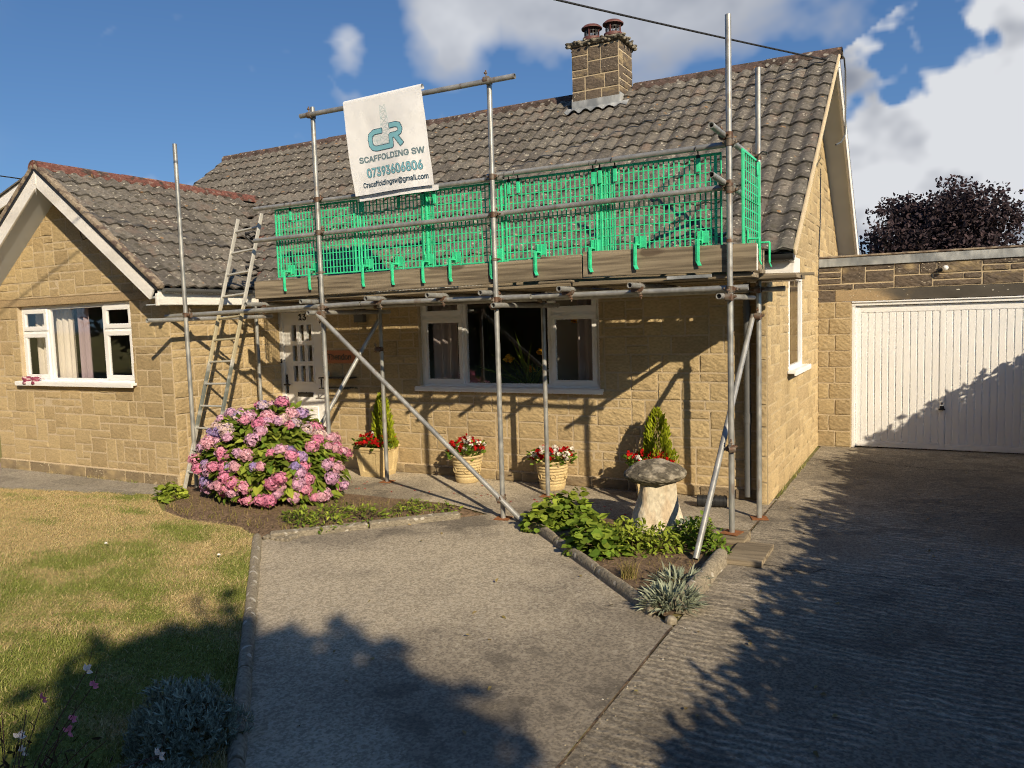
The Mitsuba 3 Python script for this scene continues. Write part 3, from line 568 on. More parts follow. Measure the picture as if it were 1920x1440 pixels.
mb = MB(); mb.add([(WX-.012, WY0-.004, WR-.21), (WX+.016, WY0-.004, WR-.21), (WX+.006, WY0-.004, WR-.36)], [[0, 1, 2]]); mb.box((WX-.012, WY0-.008, WR-.22), (WX+.014, WY0-.001, WR-.05)); part(H, 'barge_finial', mb, 'm_paint')
# eaves of the wing: fascia, gutter; eaves of the front: fascia, soffit, gutter
mb = MB(); mb.box((WE-.055, WY0+.03, 2.20), (WE-.03, EY+.05, 2.395), c=.003); mb.box((WE-.06, WY0, 2.19), (WE-.02, WY0+.03, 2.33), c=.003); part(H, 'fascia', mb, 'm_paint', 'white fascia under the wing eave')
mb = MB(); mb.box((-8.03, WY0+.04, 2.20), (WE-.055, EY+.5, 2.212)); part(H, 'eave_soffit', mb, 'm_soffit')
def gutter(a, b, r, m, name='gutter'):
    a, b = np.asarray(a, float), np.asarray(b, float); u = unit(b-a); S = unit(np.cross(u, [0, 0, 1])); th = np.linspace(np.pi, 2*np.pi, 9); mb = MB(); q = np.arange(8)
    for rr in (r, r*.93):
        A = np.array([a+S*math.cos(t)*rr+np.array([0, 0, math.sin(t)*rr]) for t in th]); mb.add(np.vstack([A, A+(b-a)]), np.stack([q, q+1, q+10, q+9], 1))
    for e_ in (a, b): A = np.array([e_+S*math.cos(t)*r+np.array([0, 0, math.sin(t)*r]) for t in th]); mb.add(np.vstack([A, [e_]]), np.stack([q, q+1, q*0+9], 1))
    for s_ in np.arange(.3, np.linalg.norm(b-a), .9):
        c = a+u*s_; A = np.array([c+S*math.cos(t)*r*1.08+np.array([0, 0, math.sin(t)*r*1.08]) for t in th]); mb.add(np.vstack([A, A+u*.04]), np.stack([q, q+1, q+10, q+9], 1))
    return part(H, name, mb, m)
gutter((WE+.025, WY0+.05, 2.385), (WE+.025, EY-.1, 2.375), .050, 'm_pipe'); gutter((-7.7, EY-.045, 2.43), (XR+.0, EY-.045, 2.42), .06, 'm_black')
mb = MB(); mb.box((-7.72, EY+.02, 2.285), (XR-.11, EY+.045, 2.42), c=.003); mb.box((-7.72, EY+.045, 2.285), (XG, YW, 2.297)); mb.box((XG-.12, EY+.02, 2.19), (XR-.01, 7.89, 2.40), c=.004); part(H, 'fascia', mb, 'm_paint', 'white fascia and boxed eave end at the gable')
# down pipe in the corner of the front and the pier
mb = MB(); mb.tube((-1.645, 7.985, .05), (-1.645, 7.985, 2.2), .034); mb.tube((-1.645, 7.985, .80), (-1.645, 7.985, .90), .040); mb.tube((-1.645, 7.985, 1.9), (-1.645, 7.985, 1.97), .040); part(H, 'down_pipe', mb, 'm_pipe', 'grey down pipe in the shaded corner by the pier')

# windows: everything in (u, v, n) of the wall they stand in
def window(owner, name, B, u0, u1, v0, v1, cols, label, sill=(.06, .05), room=2.6, dep=.055, curtains=(), fr=.055):
    w = numbered(owner+'__'+name); tag(w, label); n0, n1 = -dep-.055, -dep; c = .004
    mb = MB(); mb.box((u0, v0, n0), (u1, v0+fr, n1), B, c); mb.box((u0, v1-fr, n0), (u1, v1, n1), B, c); mb.box((u0, v0+fr, n0), (u0+fr, v1-fr, n1), B, c); mb.box((u1-fr, v0+fr, n0), (u1, v1-fr, n1), B, c)
    panes = []
    for i, (a, b, tr) in enumerate(cols):
        if i: m = (cols[i-1][1]+a)/2; mb.box((m-.03, v0+fr, n0), (m+.03, v1-fr, n1), B, c)
        if tr: mb.box((a, tr-.028, n0), (b, tr+.028, n1), B, c)
    scene_key = part(w, 'frame', mb, 'm_pvc')
    for a, b, tr in cols:
        for (p0, p1, sash) in ([(v0+fr, tr-.028, 1), (tr+.028, v1-fr, 1)] if tr else [(v0+fr, v1-fr, 0)]):
            if sash:
                s, m1, m0 = .048, n1+.018, n1-.02; sb = MB(); e_ = -.012
                sb.box((a+e_, p0+e_, m0), (b-e_, p0+s, m1), B, c); sb.box((a+e_, p1-s, m0), (b-e_, p1-e_, m1), B, c); sb.box((a+e_, p0+s, m0), (a+s, p1-s, m1), B, c); sb.box((b-s, p0+s, m0), (b-e_, p1-s, m1), B, c)
                part(w, 'sash', sb, 'm_pvc'); q = (a+s-.004, b-s+.004, p0+s-.004, p1-s+.004); nn_ = n1-.004
            else: q = (a-.004, b+.004, p0-.004, p1+.004); nn_ = n1-.02
            pn = MB(); pn.add(B[0]+np.array([(q[0], q[2], nn_), (q[1], q[2], nn_), (q[1], q[3], nn_), (q[0], q[3], nn_)])@B[1], [[0, 1, 2, 3]]); part(w, 'pane', pn, 'm_glass', smooth=False)
    if sill:
        sb = MB(); sb.box((u0-sill[1], v0-.022, .012), (u1+sill[1], v0+.014, sill[0]), B, c); sb.box((u0-sill[1], v0-.045, sill[0]-.02), (u1+sill[1], v0+.010, sill[0]+.003), B, c); sb.box((u0+.001, v0, n0), (u1-.001, v0+.016, .013), B, c); part(w, 'sill', sb, 'm_pvc')
    if room:
        d0 = -.145; rb = MB(); x0, x1, y0, y1 = u0-.5, u1+.5, v0-1.0, v1+.12
        q = np.array([(x0, y0, d0), (x1, y0, d0), (x1, y1, d0), (x0, y1, d0), (x0, y0, -room), (x1, y0, -room), (x1, y1, -room), (x0, y1, -room)])
        for f in ([4, 5, 6, 7], [0, 1, 5, 4], [3, 2, 6, 7], [0, 3, 7, 4], [1, 2, 6, 5]): rb.add(B[0]+q[f]@B[1], [[0, 1, 2, 3]])
        for f in (((x0, y0), (x1, v0)), ((x0, v1), (x1, y1)), ((x0, v0), (u0, v1)), ((u1, v0), (x1, v1))): rb.box((f[0][0], f[0][1], d0-.002), (f[1][0], f[1][1], d0+.002), B)
        part(w, 'room', rb, 'm_room', smooth=False)
    for a, b, y0, tone in curtains:
        k = 40; U = np.linspace(a, b, k); nz = -.24+.03*np.sin(np.linspace(0, (b-a)*52, k))+.01*np.sin(U*21); cb = MB(); q = np.arange(k-1)
        V = np.vstack([np.column_stack([U, np.full(k, y0), nz]), np.column_stack([U, np.full(k, v1), nz])]); cb.add(B[0]+V@B[1], np.stack([q, q+1, q+1+k, q+k], 1), np.tile((tone, .5), (2*k, 1))); part(w, 'curtain', cb, 'm_curtain')
    return w
o = 8.04
window(H, 'window', FB, -5.66+o, -3.25+o, 1.10, 2.25, [(-5.605+o, -5.055+o, 1.965), (-4.995+o, -3.905+o, 0), (-3.845+o, -3.305+o, 1.965)], 'large white three-light window under the scaffold deck', curtains=[(-5.60+o, -5.22+o, 1.0, .55), (-3.62+o, -3.30+o, 1.0, .6)])
o = 11.80
window(H, 'window', WB, -11.13+o, -8.745+o, 1.255, 2.285, [(-11.075+o, -10.555+o, 1.935), (-10.495+o, -9.375+o, 0), (-9.315+o, -8.80+o, 1.935)], 'sunlit white window in the wing gable', curtains=[(-11.1+o, -10.22+o, 1.15, .0), (-10.16+o, -9.88+o, 1.15, .9), (-9.0+o, -8.72+o, 1.15, .8)], sill=(.085, .05))
o = -7.9
window(H, 'window', GB, 9.10+o, 10.07+o, 1.24, 2.31, [(9.155+o, 10.015+o, 0)], 'narrow white window in the gable end', sill=(.10, .12), dep=-.012, curtains=[(9.2+o, 9.62+o, 1.1, .1)])
# house plants and yellow flowers behind the large window
t = thing('window_plant', 'yellow flowers on long leaves behind the glass of the large window', 'potted plant'); mb = MB(); c0 = np.array([-4.35, YW+.45, 1.02]); n = 34
D = unit(np.column_stack([rng.normal(0, .5, n), rng.normal(0, .25, n), rng.uniform(.3, 1, n)])); put(mb, leaves(np.tile(c0, (n, 1)), D, randdir(n), rng.uniform(.3, .75, n), .035, shape='lance', curl=.5)); part(t, 'foliage', mb, 'm_leaf')
for (x_, z_) in ((-4.62, 1.42), (-4.18, 1.50), (-3.72, 1.90), (-4.30, 1.30)):
    mb = MB(); n = 14; put(mb, leaves(np.tile((x_, YW+.42, z_), (n, 1))+rng.normal(0, .012, (n, 3)), randdir(n), randdir(n), .06, .05, shape='oval')); part(t, 'flower', mb, 'm_yellow')
mb = MB(); mb.lathe([(.0, .0), (.08, 0), (.11, .2), (.10, .2), (.0, .17)], c0-[0, 0, .2], 20); part(t, 'pot', mb, 'm_pot')
mat('m_yellow', two(principled(rgb(.75, .42, .03), .6)))

# front door in its white frame
D0 = numbered(H+'__front_door'); tag(D0, 'white panelled front door with nine small panes'); mb = MB(); B = frame((-8.04, YW, 0), (1, 0, 0), (0, 0, 1))
for q in (((-.03, .0, -.10), (.0, 2.16, -.05)), ((.0, .06, -.10), (.07, 2.10, -.03)), ((.77, .06, -.10), (.84, 2.10, -.03)), ((.0, 2.10, -.10), (.84, 2.16, -.03)), ((.0, .0, -.12), (.84, .06, .03))): mb.box(*q, B, c=.005)
part(D0, 'frame', mb, 'm_pvc'); leaf = sbox(.075, .065, .765, 2.095); gl_ = []
for r_ in range(3):
    for c_ in range(3):
        u = .228+c_*.135; v = [1.70, 1.42, 1.14][r_]; gl_.append(sbox(u, v-.0, u+.092, v+.225))
mb = MB(); mb.poly(leaf.difference(unary_union(gl_)), B, -.09, -.050); part(D0, 'leaf', mb, 'm_pvc', smooth=False)
mb = MB()
for g in gl_: mb.poly(g.buffer(.014, join_style=2).difference(g.buffer(-.004, join_style=2)), B, -.05, -.040)
part(D0, 'glazing_bead', mb, 'm_pvc', smooth=False)
for g in gl_:
    x0, y0, x1, y1 = g.bounds; mb = MB(); mb.add(B[0]+np.array([(x0, y0, -.065), (x1, y0, -.065), (x1, y1, -.065), (x0, y1, -.065)])@B[1], [[0, 1, 2, 3]]); part(D0, 'pane', mb, 'm_glass', smooth=False)
mb = MB(); pn = sbox(.20, .22, .64, .80)
for (a_, b_, d_) in ((0, .03, -.038), (.045, .06, -.042)): mb.poly(pn.buffer(-a_, join_style=2).difference(pn.buffer(-b_, join_style=2)), B, -.05, d_)
part(D0, 'panel_moulding', mb, 'm_pvc', smooth=False)
mb = MB(); mb.box((.285, .935, -.05), (.565, .995, -.038), B, c=.004); part(D0, 'letter_plate', mb, 'm_black'); mb = MB(); mb.box((.085, .98, -.05), (.115, 1.24, -.035), B, c=.004); mb.box((.07, 1.09, -.02), (.19, 1.11, .0), B, c=.006); mb.tube(B[0]+np.array([.1, 1.1, -.04])@B[1], B[0]+np.array([.1, 1.1, -.005])@B[1], .01); part(D0, 'handle', mb, 'm_black')
mb = MB(); mb.box((.02, 1.40, -.03), (.045, 1.46, -.012), B, c=.004); part(D0, 'bell_push', mb, 'm_black')
mb = MB(); tm = meshkit.text_mesh('13', .085, .01, bold=True); v = np.array(tm.vertices); mb.add(B[0]+(np.column_stack([v[:, 0], v[:, 1], v[:, 2]-.05])+[.355, 1.985, 0])@B[1], np.array(tm.faces)); part(D0, 'door_number', mb, 'm_black', 'black number 13', smooth=False)
mb = MB(); q = np.array([(-.02, .0, -.13), (.9, .0, -.13), (.9, 2.2, -.13), (-.02, 2.2, -.13)]); mb.box((.0, .0, -1.6), (.84, 2.2, -1.55), B); mb.box((-.01, .0, -1.6), (.0, 2.2, -.13), B); mb.box((.84, .0, -1.6), (.85, 2.2, -.13), B); mb.box((.0, 2.17, -1.6), (.84, 2.2, -.13), B); part(D0, 'hall', mb, 'm_room', smooth=False)

# chimney
CH = tag(numbered(H+'__chimney'), 'square stone chimney with a mossy capping'); cx0, cx1, cy0, cy1 = -4.67, -3.955, 10.76, 11.30
def ring_rects(W, seed):
    return [(a, b, c, min(d, .95)) for a, b, c, d in pack(W, .95, u=.10, seed=seed, long=(3, 6))]
body = MB()
for nm, Bq, W, wt in ((1, frame((cx0, cy0, 4.85), (1, 0, 0), (0, 0, 1)), cx1-cx0, 1.), (2, frame((cx1, cy0, 4.85), (0, 1, 0), (0, 0, 1)), cy1-cy0, .8), (0, frame((cx1, cy1, 4.85), (-1, 0, 0), (0, 0, 1)), cx1-cx0, .8), (0, frame((cx0, cy1, 4.85), (0, -1, 0), (0, 0, 1)), cy1-cy0, .8)):
    body.poly(sbox(0, -.45, W, .95), Bq, -.05, 0.)
    if nm:
        for i, (a, b, c, d) in enumerate(ring_rects(W, 5 if nm == 1 else 9)):
            g = sbox(a+.006, b+.006, min(c, W)-.006, d-.006); P3 = Bq[0]+np.array([[g.bounds[0], g.bounds[1], 0], [g.bounds[2], g.bounds[1], 0], [g.bounds[2], g.bounds[3], 0], [g.bounds[0], g.bounds[3], 0]])@Bq[1]; s = project(P3)
            PENDING[H].append((abs(np.cross(s[2, :2]-s[0, :2], s[3, :2]-s[1, :2]))/2, CH, g, Bq, .008, .008, 7000+i, wt))
body.build(CH, 'm_mortar', False)
mb = MB(); mb.box((cx0-.06, cy0-.06, 5.78), (cx1+.06, cy1+.06, 5.845), c=.025)
for i in range(46):                # moss and broken mortar on the capping
    a = rng.random()*4; e_ = rng.random(); x_ = [cx0-.06+e_*.83, cx1+.06, cx0-.06+e_*.83, cx0-.06][int(a)]; y_ = [cy0-.06, cy0-.06+e_*.66, cy1+.06, cy0-.06+e_*.66][int(a)]
    r_ = rng.uniform(.015, .034); mb.lathe([(0, r_*.8), (r_*.7, r_*.5), (r_, 0), (r_*.6, -r_*.8), (0, -r_)], (x_, y_, rng.uniform(5.77, 5.85)), 7, 1.3, 1)
part(CH, 'capping', mb, 'm_cap', 'dark mossy chimney capping')
for cx in (-4.46, -4.13):
    c = np.array([cx, 11.03, 5.845]); mb = MB(); mb.lathe([(.115, 0), (.118, .05), (.135, .06), (.135, .11), (.112, .115), (.10, .11)], c, 24); mb.lathe([(.15, .235), (.152, .25), (.11, .285), (.03, .30), (0, .30)], c, 24)
    for a in np.arange(0, 2*np.pi, np.pi/2): mb.box((c[0]+.108*math.cos(a)-.008, c[1]+.108*math.sin(a)-.008, c[2]+.1), (c[0]+.108*math.cos(a)+.008, c[1]+.108*math.sin(a)+.008, c[2]+.24))
    part(CH, 'cowl', mb, 'm_terracotta', 'dull red chimney cowl'); mb = MB()
    for a in np.arange(0, 2*np.pi, np.pi/14): p_ = c+np.array([.10*math.cos(a), .10*math.sin(a), .11]); mb.tube(p_, p_+[0, 0, .13], .0035, n=5, cap=False)
    mb.lathe([(.103, .15), (.103, .156)], c, 20); mb.lathe([(.103, .195), (.103, .201)], c, 20); part(CH, 'cowl_guard', mb, 'm_black')
fb = MB(); fz = zmain(cy0); fb.box((cx0-.012, cy0-.018, fz+.02), (cx1+.012, cy0-.002, fz+.16), c=.003); fb.box((cx1+.001, cy0-.01, fz+.02), (cx1+.014, cy0+.25, fz+.20), c=.003); fb.box((cx0-.014, cy0-.01, fz+.02), (cx0-.001, cy0+.25, fz+.20), c=.003)
k = 40; X = np.linspace(cx0-.10, cx1+.14, k); wv = .036*(.5-.5*np.cos((X-XL)/wd*4*np.pi))**.85+.04; r0 = np.column_stack([X, np.full(k, cy0+.01), np.full(k, fz+.075)]); r1 = np.column_stack([X, np.full(k, cy0-.11)+.012*np.sin(X*31), 0*X]); r1[:, 2] = zmain(r1[:, 1])+wv/math.cos(PIT); q = np.arange(k-1); fb.add(np.vstack([r1, r0]), np.stack([q, q+1, q+1+k, q+k], 1)); part(CH, 'flashing', fb, 'm_lead', 'grey lead flashing at the foot of the chimney')
lay_stones(H)
# wires and a conduit at the gable end
mb = MB(); mb.path([(XG+.012, 11.58, 2.30), (XG+.012, 11.60, 2.6), (XG+.014, 11.76, 3.2), (XG+.012, 11.79, 3.85)], .008); part(H, 'gable_wire', mb, 'm_black')
mb = MB(); mb.path([(XR+.02, 11.2, RZ-.02), (XR+.03, 11.45, RZ-.0), (XR+.03, 11.62, RZ-.12), (XR+.03, 11.66, RZ-.5), (XR+.03, 11.6, RZ-.95), (XR+.02, 11.2, RZ-1.12), (XR+.01, 10.7, RZ-1.24)], .011); part(H, 'conduit', mb, 'm_pipe', 'grey looped conduit at the top of the gable')
mb = MB(); mb.path([(-9.56, 6.318, 3.30), (-9.58, 6.31, 3.16), (-9.53, 6.305, 3.08), (-9.44, 6.31, 3.10), (-9.40, 6.318, 3.2)], .005); part(H, 'gable_wire', mb, 'm_black')

# ------------------------------------------------------------------ garage
G = thing('garage', 'flat-roofed stone garage with a ribbed white up-and-over door', 'garage'); YG = 11.63; GBf = frame((XG, YG, 0), (1, 0, 0), (0, 0, 1)); gw = 3.1
dop = sbox(.43, 0, 2.60, 2.005)
wf = lambda u, v: .18 if v < 1.9 else .95
pil = []
for j in range(9):
    z0, z1 = j*.2228, (j+1)*.2228; s = .14 if j % 2 else .22; pil += [(0, z0, s, z1), (s, z0, .43, z1)]
wall(G, 'pillar', sbox(0, 0, .43, 2.005), GBf, weather=.24, rects=pil, seed=31, proud=.010)
wall(G, 'pillar', sbox(2.60, 0, gw, 2.005), GBf, weather=.24, seed=33)
top = [(a, b, c, d) for a, b, c, d in pack(gw, .33, u=.0825, seed=37, long=(4, 10))]
wall(G, 'top_wall', sbox(0, 2.165, gw, 2.50), GBf, weather=.9, rects=top, seed=37, proud=.010)
mb = MB(); mb.box((.225, 2.008, -.2), (gw, 2.162, .006), GBf, c=.004); mb.U = [np.tile((.5, 1.), (len(v), 1)) for v in mb.V]; part(G, 'lintel', mb, 'm_lintel', 'long stone lintel, blackened and spotted with lichen towards the right')
mb = MB(); mb.box((0, 2.005, -.15), (.225, 2.165, 0.0), GBf); part(G, 'lintel_bed', mb, 'm_stone')
mb = MB(); mb.box((-.01, 2.485, -.02), (gw, 2.60, .035), GBf, c=.004); mb.box((0.003, 2.46, -6.), (gw, 2.585, -.02), GBf); part(G, 'fascia', mb, 'm_lead', 'weathered grey lead fascia')
mb = MB(); mb.box((.003, 2.603, -6.0), (gw, 2.63, .05), GBf, c=.006); part(G, 'roof_edge', mb, 'm_verge')
gd = numbered(G+'__door'); tag(gd, 'white ribbed up-and-over garage door')
mb = MB(); mb.box((.43, 1.945, -.10), (2.60, 1.985, -.012), GBf, c=.004); mb.box((.43, 1.985, -.1), (2.60, 2.004, .012), GBf, c=.004); mb.box((.432, .0, -.10), (.475, 1.945, -.02), GBf, c=.004); mb.box((2.555, .0, -.10), (2.60, 1.945, -.02), GBf, c=.004); part(gd, 'frame', mb, 'm_pvc')
mb = MB(); bk = -.075; mb.box((.478, .015, bk-.02), (2.552, 1.94, bk), GBf)
for q in ((.478, .015, .545, 1.93), (2.485, .015, 2.552, 1.93), (1.49, .015, 1.56, 1.93), (.545, 1.85, 1.49, 1.93), (1.56, 1.85, 2.485, 1.93), (.545, .015, 1.49, .095), (1.56, .015, 2.485, .095)): mb.box((q[0], q[1], bk), (q[2], q[3], bk+.018), GBf, c=.004)
part(gd, 'panel', mb, 'm_pvc')
for (a0, a1) in ((.545, 1.49), (1.56, 2.485)):
    n_ = 11; w_ = (a1-a0)/n_
    for i in range(n_):
        u = a0+i*w_; mb = MB(); V = np.array([(u+.003, bk+.001), (u+.007, bk+.013), (u+w_-.013, bk+.013), (u+w_-.009, bk+.001)]); z0, z1 = .098, 1.847
        for j in range(3): a_, b_ = V[j], V[j+1]; mb.add(GBf[0]+np.array([(a_[0], z0, a_[1]), (b_[0], z0, b_[1]), (b_[0], z1, b_[1]), (a_[0], z1, a_[1])])@GBf[1], [[0, 1, 2, 3]])
        part(gd, 'slat', mb, 'm_pvc', smooth=False)
mb = MB(); mb.box((1.50, .555, bk+.018), (1.55, .60, bk+.04), GBf, c=.006); mb.box((1.518, .61, bk+.018), (1.532, .65, bk+.024), GBf, c=.003); mb.box((1.485, .545, bk+.03), (1.565, .565, bk+.05), GBf, c=.006); part(gd, 'handle', mb, 'm_black')
mb = MB(); mb.box((.45, .0, -.35), (2.6, 2.0, -.3), GBf); part(G, 'backing', mb, 'm_black')
t = thing('wall_lamp', 'small round white lamp on the garage front', 'lamp'); c = GBf[0]+np.array([1.54, 2.395, .10])@GBf[1]; mb = MB(); mb.lathe([(0, -.035), (.02, -.032), (.034, -.015), (.036, .004), (.028, .022), (0, .03)], c, 18); part(t, 'globe', mb, 'm_pvc')
mb = MB(); mb.tube(c+[-.06, .09, -.02], c+[-.01, .0, .0], .009); mb.box(c+[-.09, .075, -.045], c+[-.03, .10, .0], c=.004); part(t, 'bracket', mb, 'm_black')
lay_stones(G)

# ------------------------------------------------------------------ scaffold
S = thing('scaffold', 'galvanised tube scaffold with a boarded deck along the front of the bungalow', 'scaffold'); R0 = .02415
def tube(name, a, b, label=None): return part(S, name, MB().tube(a, b, R0, hollow=True, n=16), 'm_steel', label)
YO, YI, ZL = 6.47, 7.47, 2.112
outer = [(-7.62, -.01, 4.01), (-5.775, 0.0, 4.19), (-3.64, .004, 4.13), (-1.464, .095, 4.25)]
for x, z0, z1 in outer: y = YO if x > -7 else 6.225; tube('standard', (x, y, z0), (x, y, z1))
tube('standard', (-1.412, 7.35, .01), (-1.405, 7.35, 4.06))
for x in (-7.815, -5.797, -3.645): tube('standard', (x, YI+.01, .0), (x, YI+.01, 2.36))
tube('ledger', (-8.04, 6.285, 2.07), (-5.3, YO+.05, 2.125)); tube('ledger', (-5.28, YO+.05, 2.125), (-3.30, YO+.05, 2.118)); tube('ledger', (-3.75, YO+.10, 2.118), (-1.33, YO+.05, 2.112))
tube('ledger', (-8.0, YI-.045, 2.11), (-3.9, YI-.045, 2.115)); tube('ledger', (-3.9, YI-.045, 2.115), (-1.19, YI-.045, 2.112))
for x in (-6.70, -5.875, -5.04, -4.27, -3.70, -2.90, -2.245): tube('transom', (x, 6.24+rng.random()*.05, 2.165), (x+.01, 7.72, 2.165))
for x, y0, y1 in ((-3.585, 6.31, 7.7), (-1.515, 6.30, 7.6), (-5.83, 6.30, 7.7), (-7.67, 5.75, 7.6)): tube('transom', (x, y0, 2.045 if x > -7 else 2.02), (x+.01, y1, 2.045))
tube('guard_rail', (-6.74, YO+.05, 3.23), (-3.55, YO+.05, 3.225)); tube('guard_rail', (-3.72, YO+.052, 3.255), (-1.43, YO+.05, 3.262))
tube('guard_rail', (-6.77, YO+.05, 2.88), (-3.55, YO+.05, 2.893)); tube('guard_rail', (-3.72, YO+.052, 2.90), (-1.43, YO+.05, 2.925))
tube('guard_rail', (-1.513, 6.10, 3.335), (-1.462, 7.43, 3.285)); tube('guard_rail', (-1.513, 6.09, 2.965), (-1.462, 7.46, 2.91))
tube('brace', (-5.80, YO-.06, 2.03), (-3.40, YO-.055, .01)); tube('brace', (-5.715, 7.35, 1.95), (-6.42, 6.45, .10)); tube('brace', (-1.452, 7.31, 1.88), (-1.60, 5.84, .03))
tube('banner_rail', (-5.90, YO-.05, 4.105), (-3.345, YO-.05, 4.085))
# couplers: one fitting, a sleeve on each tube with its bolts, copied
cm = MB()
cm.tube((0, 0, -.026), (0, 0, .026), .032, n=12); cm.tube((-.026, .049, 0), (.026, .049, 0), .032, n=12); cm.box((-.012, .012, -.02), (.012, .04, .02), c=.004)
cm.tube((.022, -.005, 0), (.085, -.012, .0), .007, n=6); cm.box((.052, -.022, -.012), (.068, .004, .012), c=.003); cm.box((.02, -.016, -.018), (.05, .012, .018), c=.004)
cm.tube((0., .055, .022), (-.004, .062, .082), .007, n=6); cm.box((-.012, .048, .05), (.012, .074, .066), c=.003); cm.tube((-.022, 0, 0), (-.05, .004, .01), .012, n=6)
cm.build('_c', 'm_coupler'); CD = scene.pop('_c')
def coupler(x, y, z, rot=0, tilt=0.0):
    key = numbered(S+'__coupler'); scene[key] = {**CD, 'to_world': T().translate([x, y, z]).rotate([0, 0, 1], rot).rotate([1, 0, 0], 180 if rng.random() < .5 else 0).rotate([0, 1, 0], tilt)} if False else {**CD, 'to_world': T().translate([x, y, z]).rotate([0, 0, 1], rot).rotate([0, 1, 0], tilt)}
for x, _, _ in outer:
    coupler(x, YO if x > -7 else 6.225, 2.10 if x > -7 else 2.075, 0)
    if x > -6: coupler(x, YO, 3.235 if x < -2 else 3.262, 0); coupler(x, YO, 2.89, 0)
for x in (-5.775, -3.64): coupler(x, YO, 4.10, 180)
for x in (-7.815, -5.797, -3.645): coupler(x, YI+.01, 2.11, 180)
for x in (-6.70, -5.04, -4.27, -2.90, -2.245): coupler(x, YO+.05, 2.14, 90, 90)
for z in (3.32, 2.945): coupler(-1.464, YO, z, 90); 
for z in (3.285, 2.91, 2.11, 1.87): coupler(-1.409, 7.35, z, 90 if z > 2.2 else 180)
for x in (-5.775, -3.64, -1.464): coupler(x, YO, 2.035, 180)
coupler(-5.775, YO, 1.99, 180, 40); coupler(-3.64, YO, .20, 180, 40); coupler(-1.464, YO, .80, 200, 10); coupler(-5.797, YI, 1.6, 150, 20)
for (x, y, z) in ((-5.775, YO, 2.47), (-3.64, YO, 2.475), (-1.464, YO, 2.49), (-1.409, 7.35, 2.48)):
    mb = MB(); mb.tube((x, y, z-.012), (x, y, z+.012), .031, n=12); mb.box((x+.02, y-.008, z-.009), (x+.055, y+.012, z+.009), c=.003); part(S, 'toe_board_clip', mb, 'm_coupler')
for (x, y, z, a) in ((-3.64, YO, 0.0, 8), (-1.464, YO, .086, -12), (-1.412, 7.35, 0.0, 20), (-5.797, YI+.01, 0.0, 10), (-3.645, YI+.01, 0., 4)):
    a = math.radians(a); Bq = (np.array([x, y, z]), np.array([[math.cos(a), math.sin(a), 0], [-math.sin(a), math.cos(a), 0], [0, 0, 1]])); mb = MB(); mb.box((-.075, -.075, .002), (.075, .075, .009), Bq, c=.002); part(S, 'base_plate', mb, 'm_rust')
# deck boards with their gaps, toe boards
def board(name, x0, x1, y0, y1, z0, z1, dz=0, label=None, c=.004, lean=0):
    a = (z1-z0); mb = MB(); L = x1-x0; U = np.array([1, lean, dz/L]); U /= np.linalg.norm(U); Bq = (np.array([x0, y0, z0]), np.array([U, [0, 1, 0], [-U[2], 0, 1]])); mb.box((0, 0, 0), (L, y1-y0, a), Bq, c=c); return part(S, name, mb, 'm_wood', label)
y = 6.545
for i in range(4):
    e = rng.uniform(-.06, .06); zz = 2.190+rng.uniform(0, .004); board('deck_board', -6.80+e, -2.92+e, y, y+.245, zz, zz+.038); board('deck_board', -4.0+e*.5, -1.30+(.28 if i > 1 else 0)+e*.3, y+.004, y+.245, zz+.041, zz+.079) if i in (1,) else board('deck_board', -2.90+e, -1.30+(.26 if i > 1 else 0), y, y+.245, zz, zz+.038); y += .2575
board('toe_board', -6.79, -2.775, 6.500, 6.538, 2.228, 2.425, .030, 'long weathered toe board with split grain'); board('toe_board', -3.20, -2.80, 6.541, 6.577, 2.275, 2.475, .0); board('toe_board', -2.765, -1.262, 6.498, 6.536, 2.268, 2.490, -.03, 'browner toe board at the driveway end')
mb = MB(); mb.box((-1.385, 6.54, 2.245), (-1.347, 7.30, 2.455), c=.004); part(S, 'toe_board', mb, 'm_wood'); mb = MB(); mb.box((-1.262, 6.502, 2.244), (-1.257, 6.536, 2.452)); part(S, 'end_band', mb, 'm_paint')
board('batten', -1.62, -.93, 7.30, 7.345, 2.235, 2.26, -.02); board('batten', -4.0, -3.66, 6.38, 6.46, 2.215, 2.238); board('batten', -3.17, -2.84, 6.42, 6.49, 2.222, 2.243); mb = MB(); mb.box((-2.0, 6.50, 2.205), (-1.62, 6.515, 2.232), c=.002); part(S, 'batten', mb, 'm_lead')
t = solo('sole_board', MB().box((-1.395, 5.90, .002), (-1.12, 6.42, .045), (np.zeros(3), np.array([[1, 0, 0], [.0, 1, 0], [0, 0, 1]])), c=.004), 'm_wood', 'short thick wooden sole board lying by the corner pole', 'wooden board')
t = solo('sole_board', MB().box((-1.63, 6.36, .0), (-1.34, 6.62, .082), c=.006), 'm_wood', 'wooden block under the corner pole of the scaffold', 'wooden board')

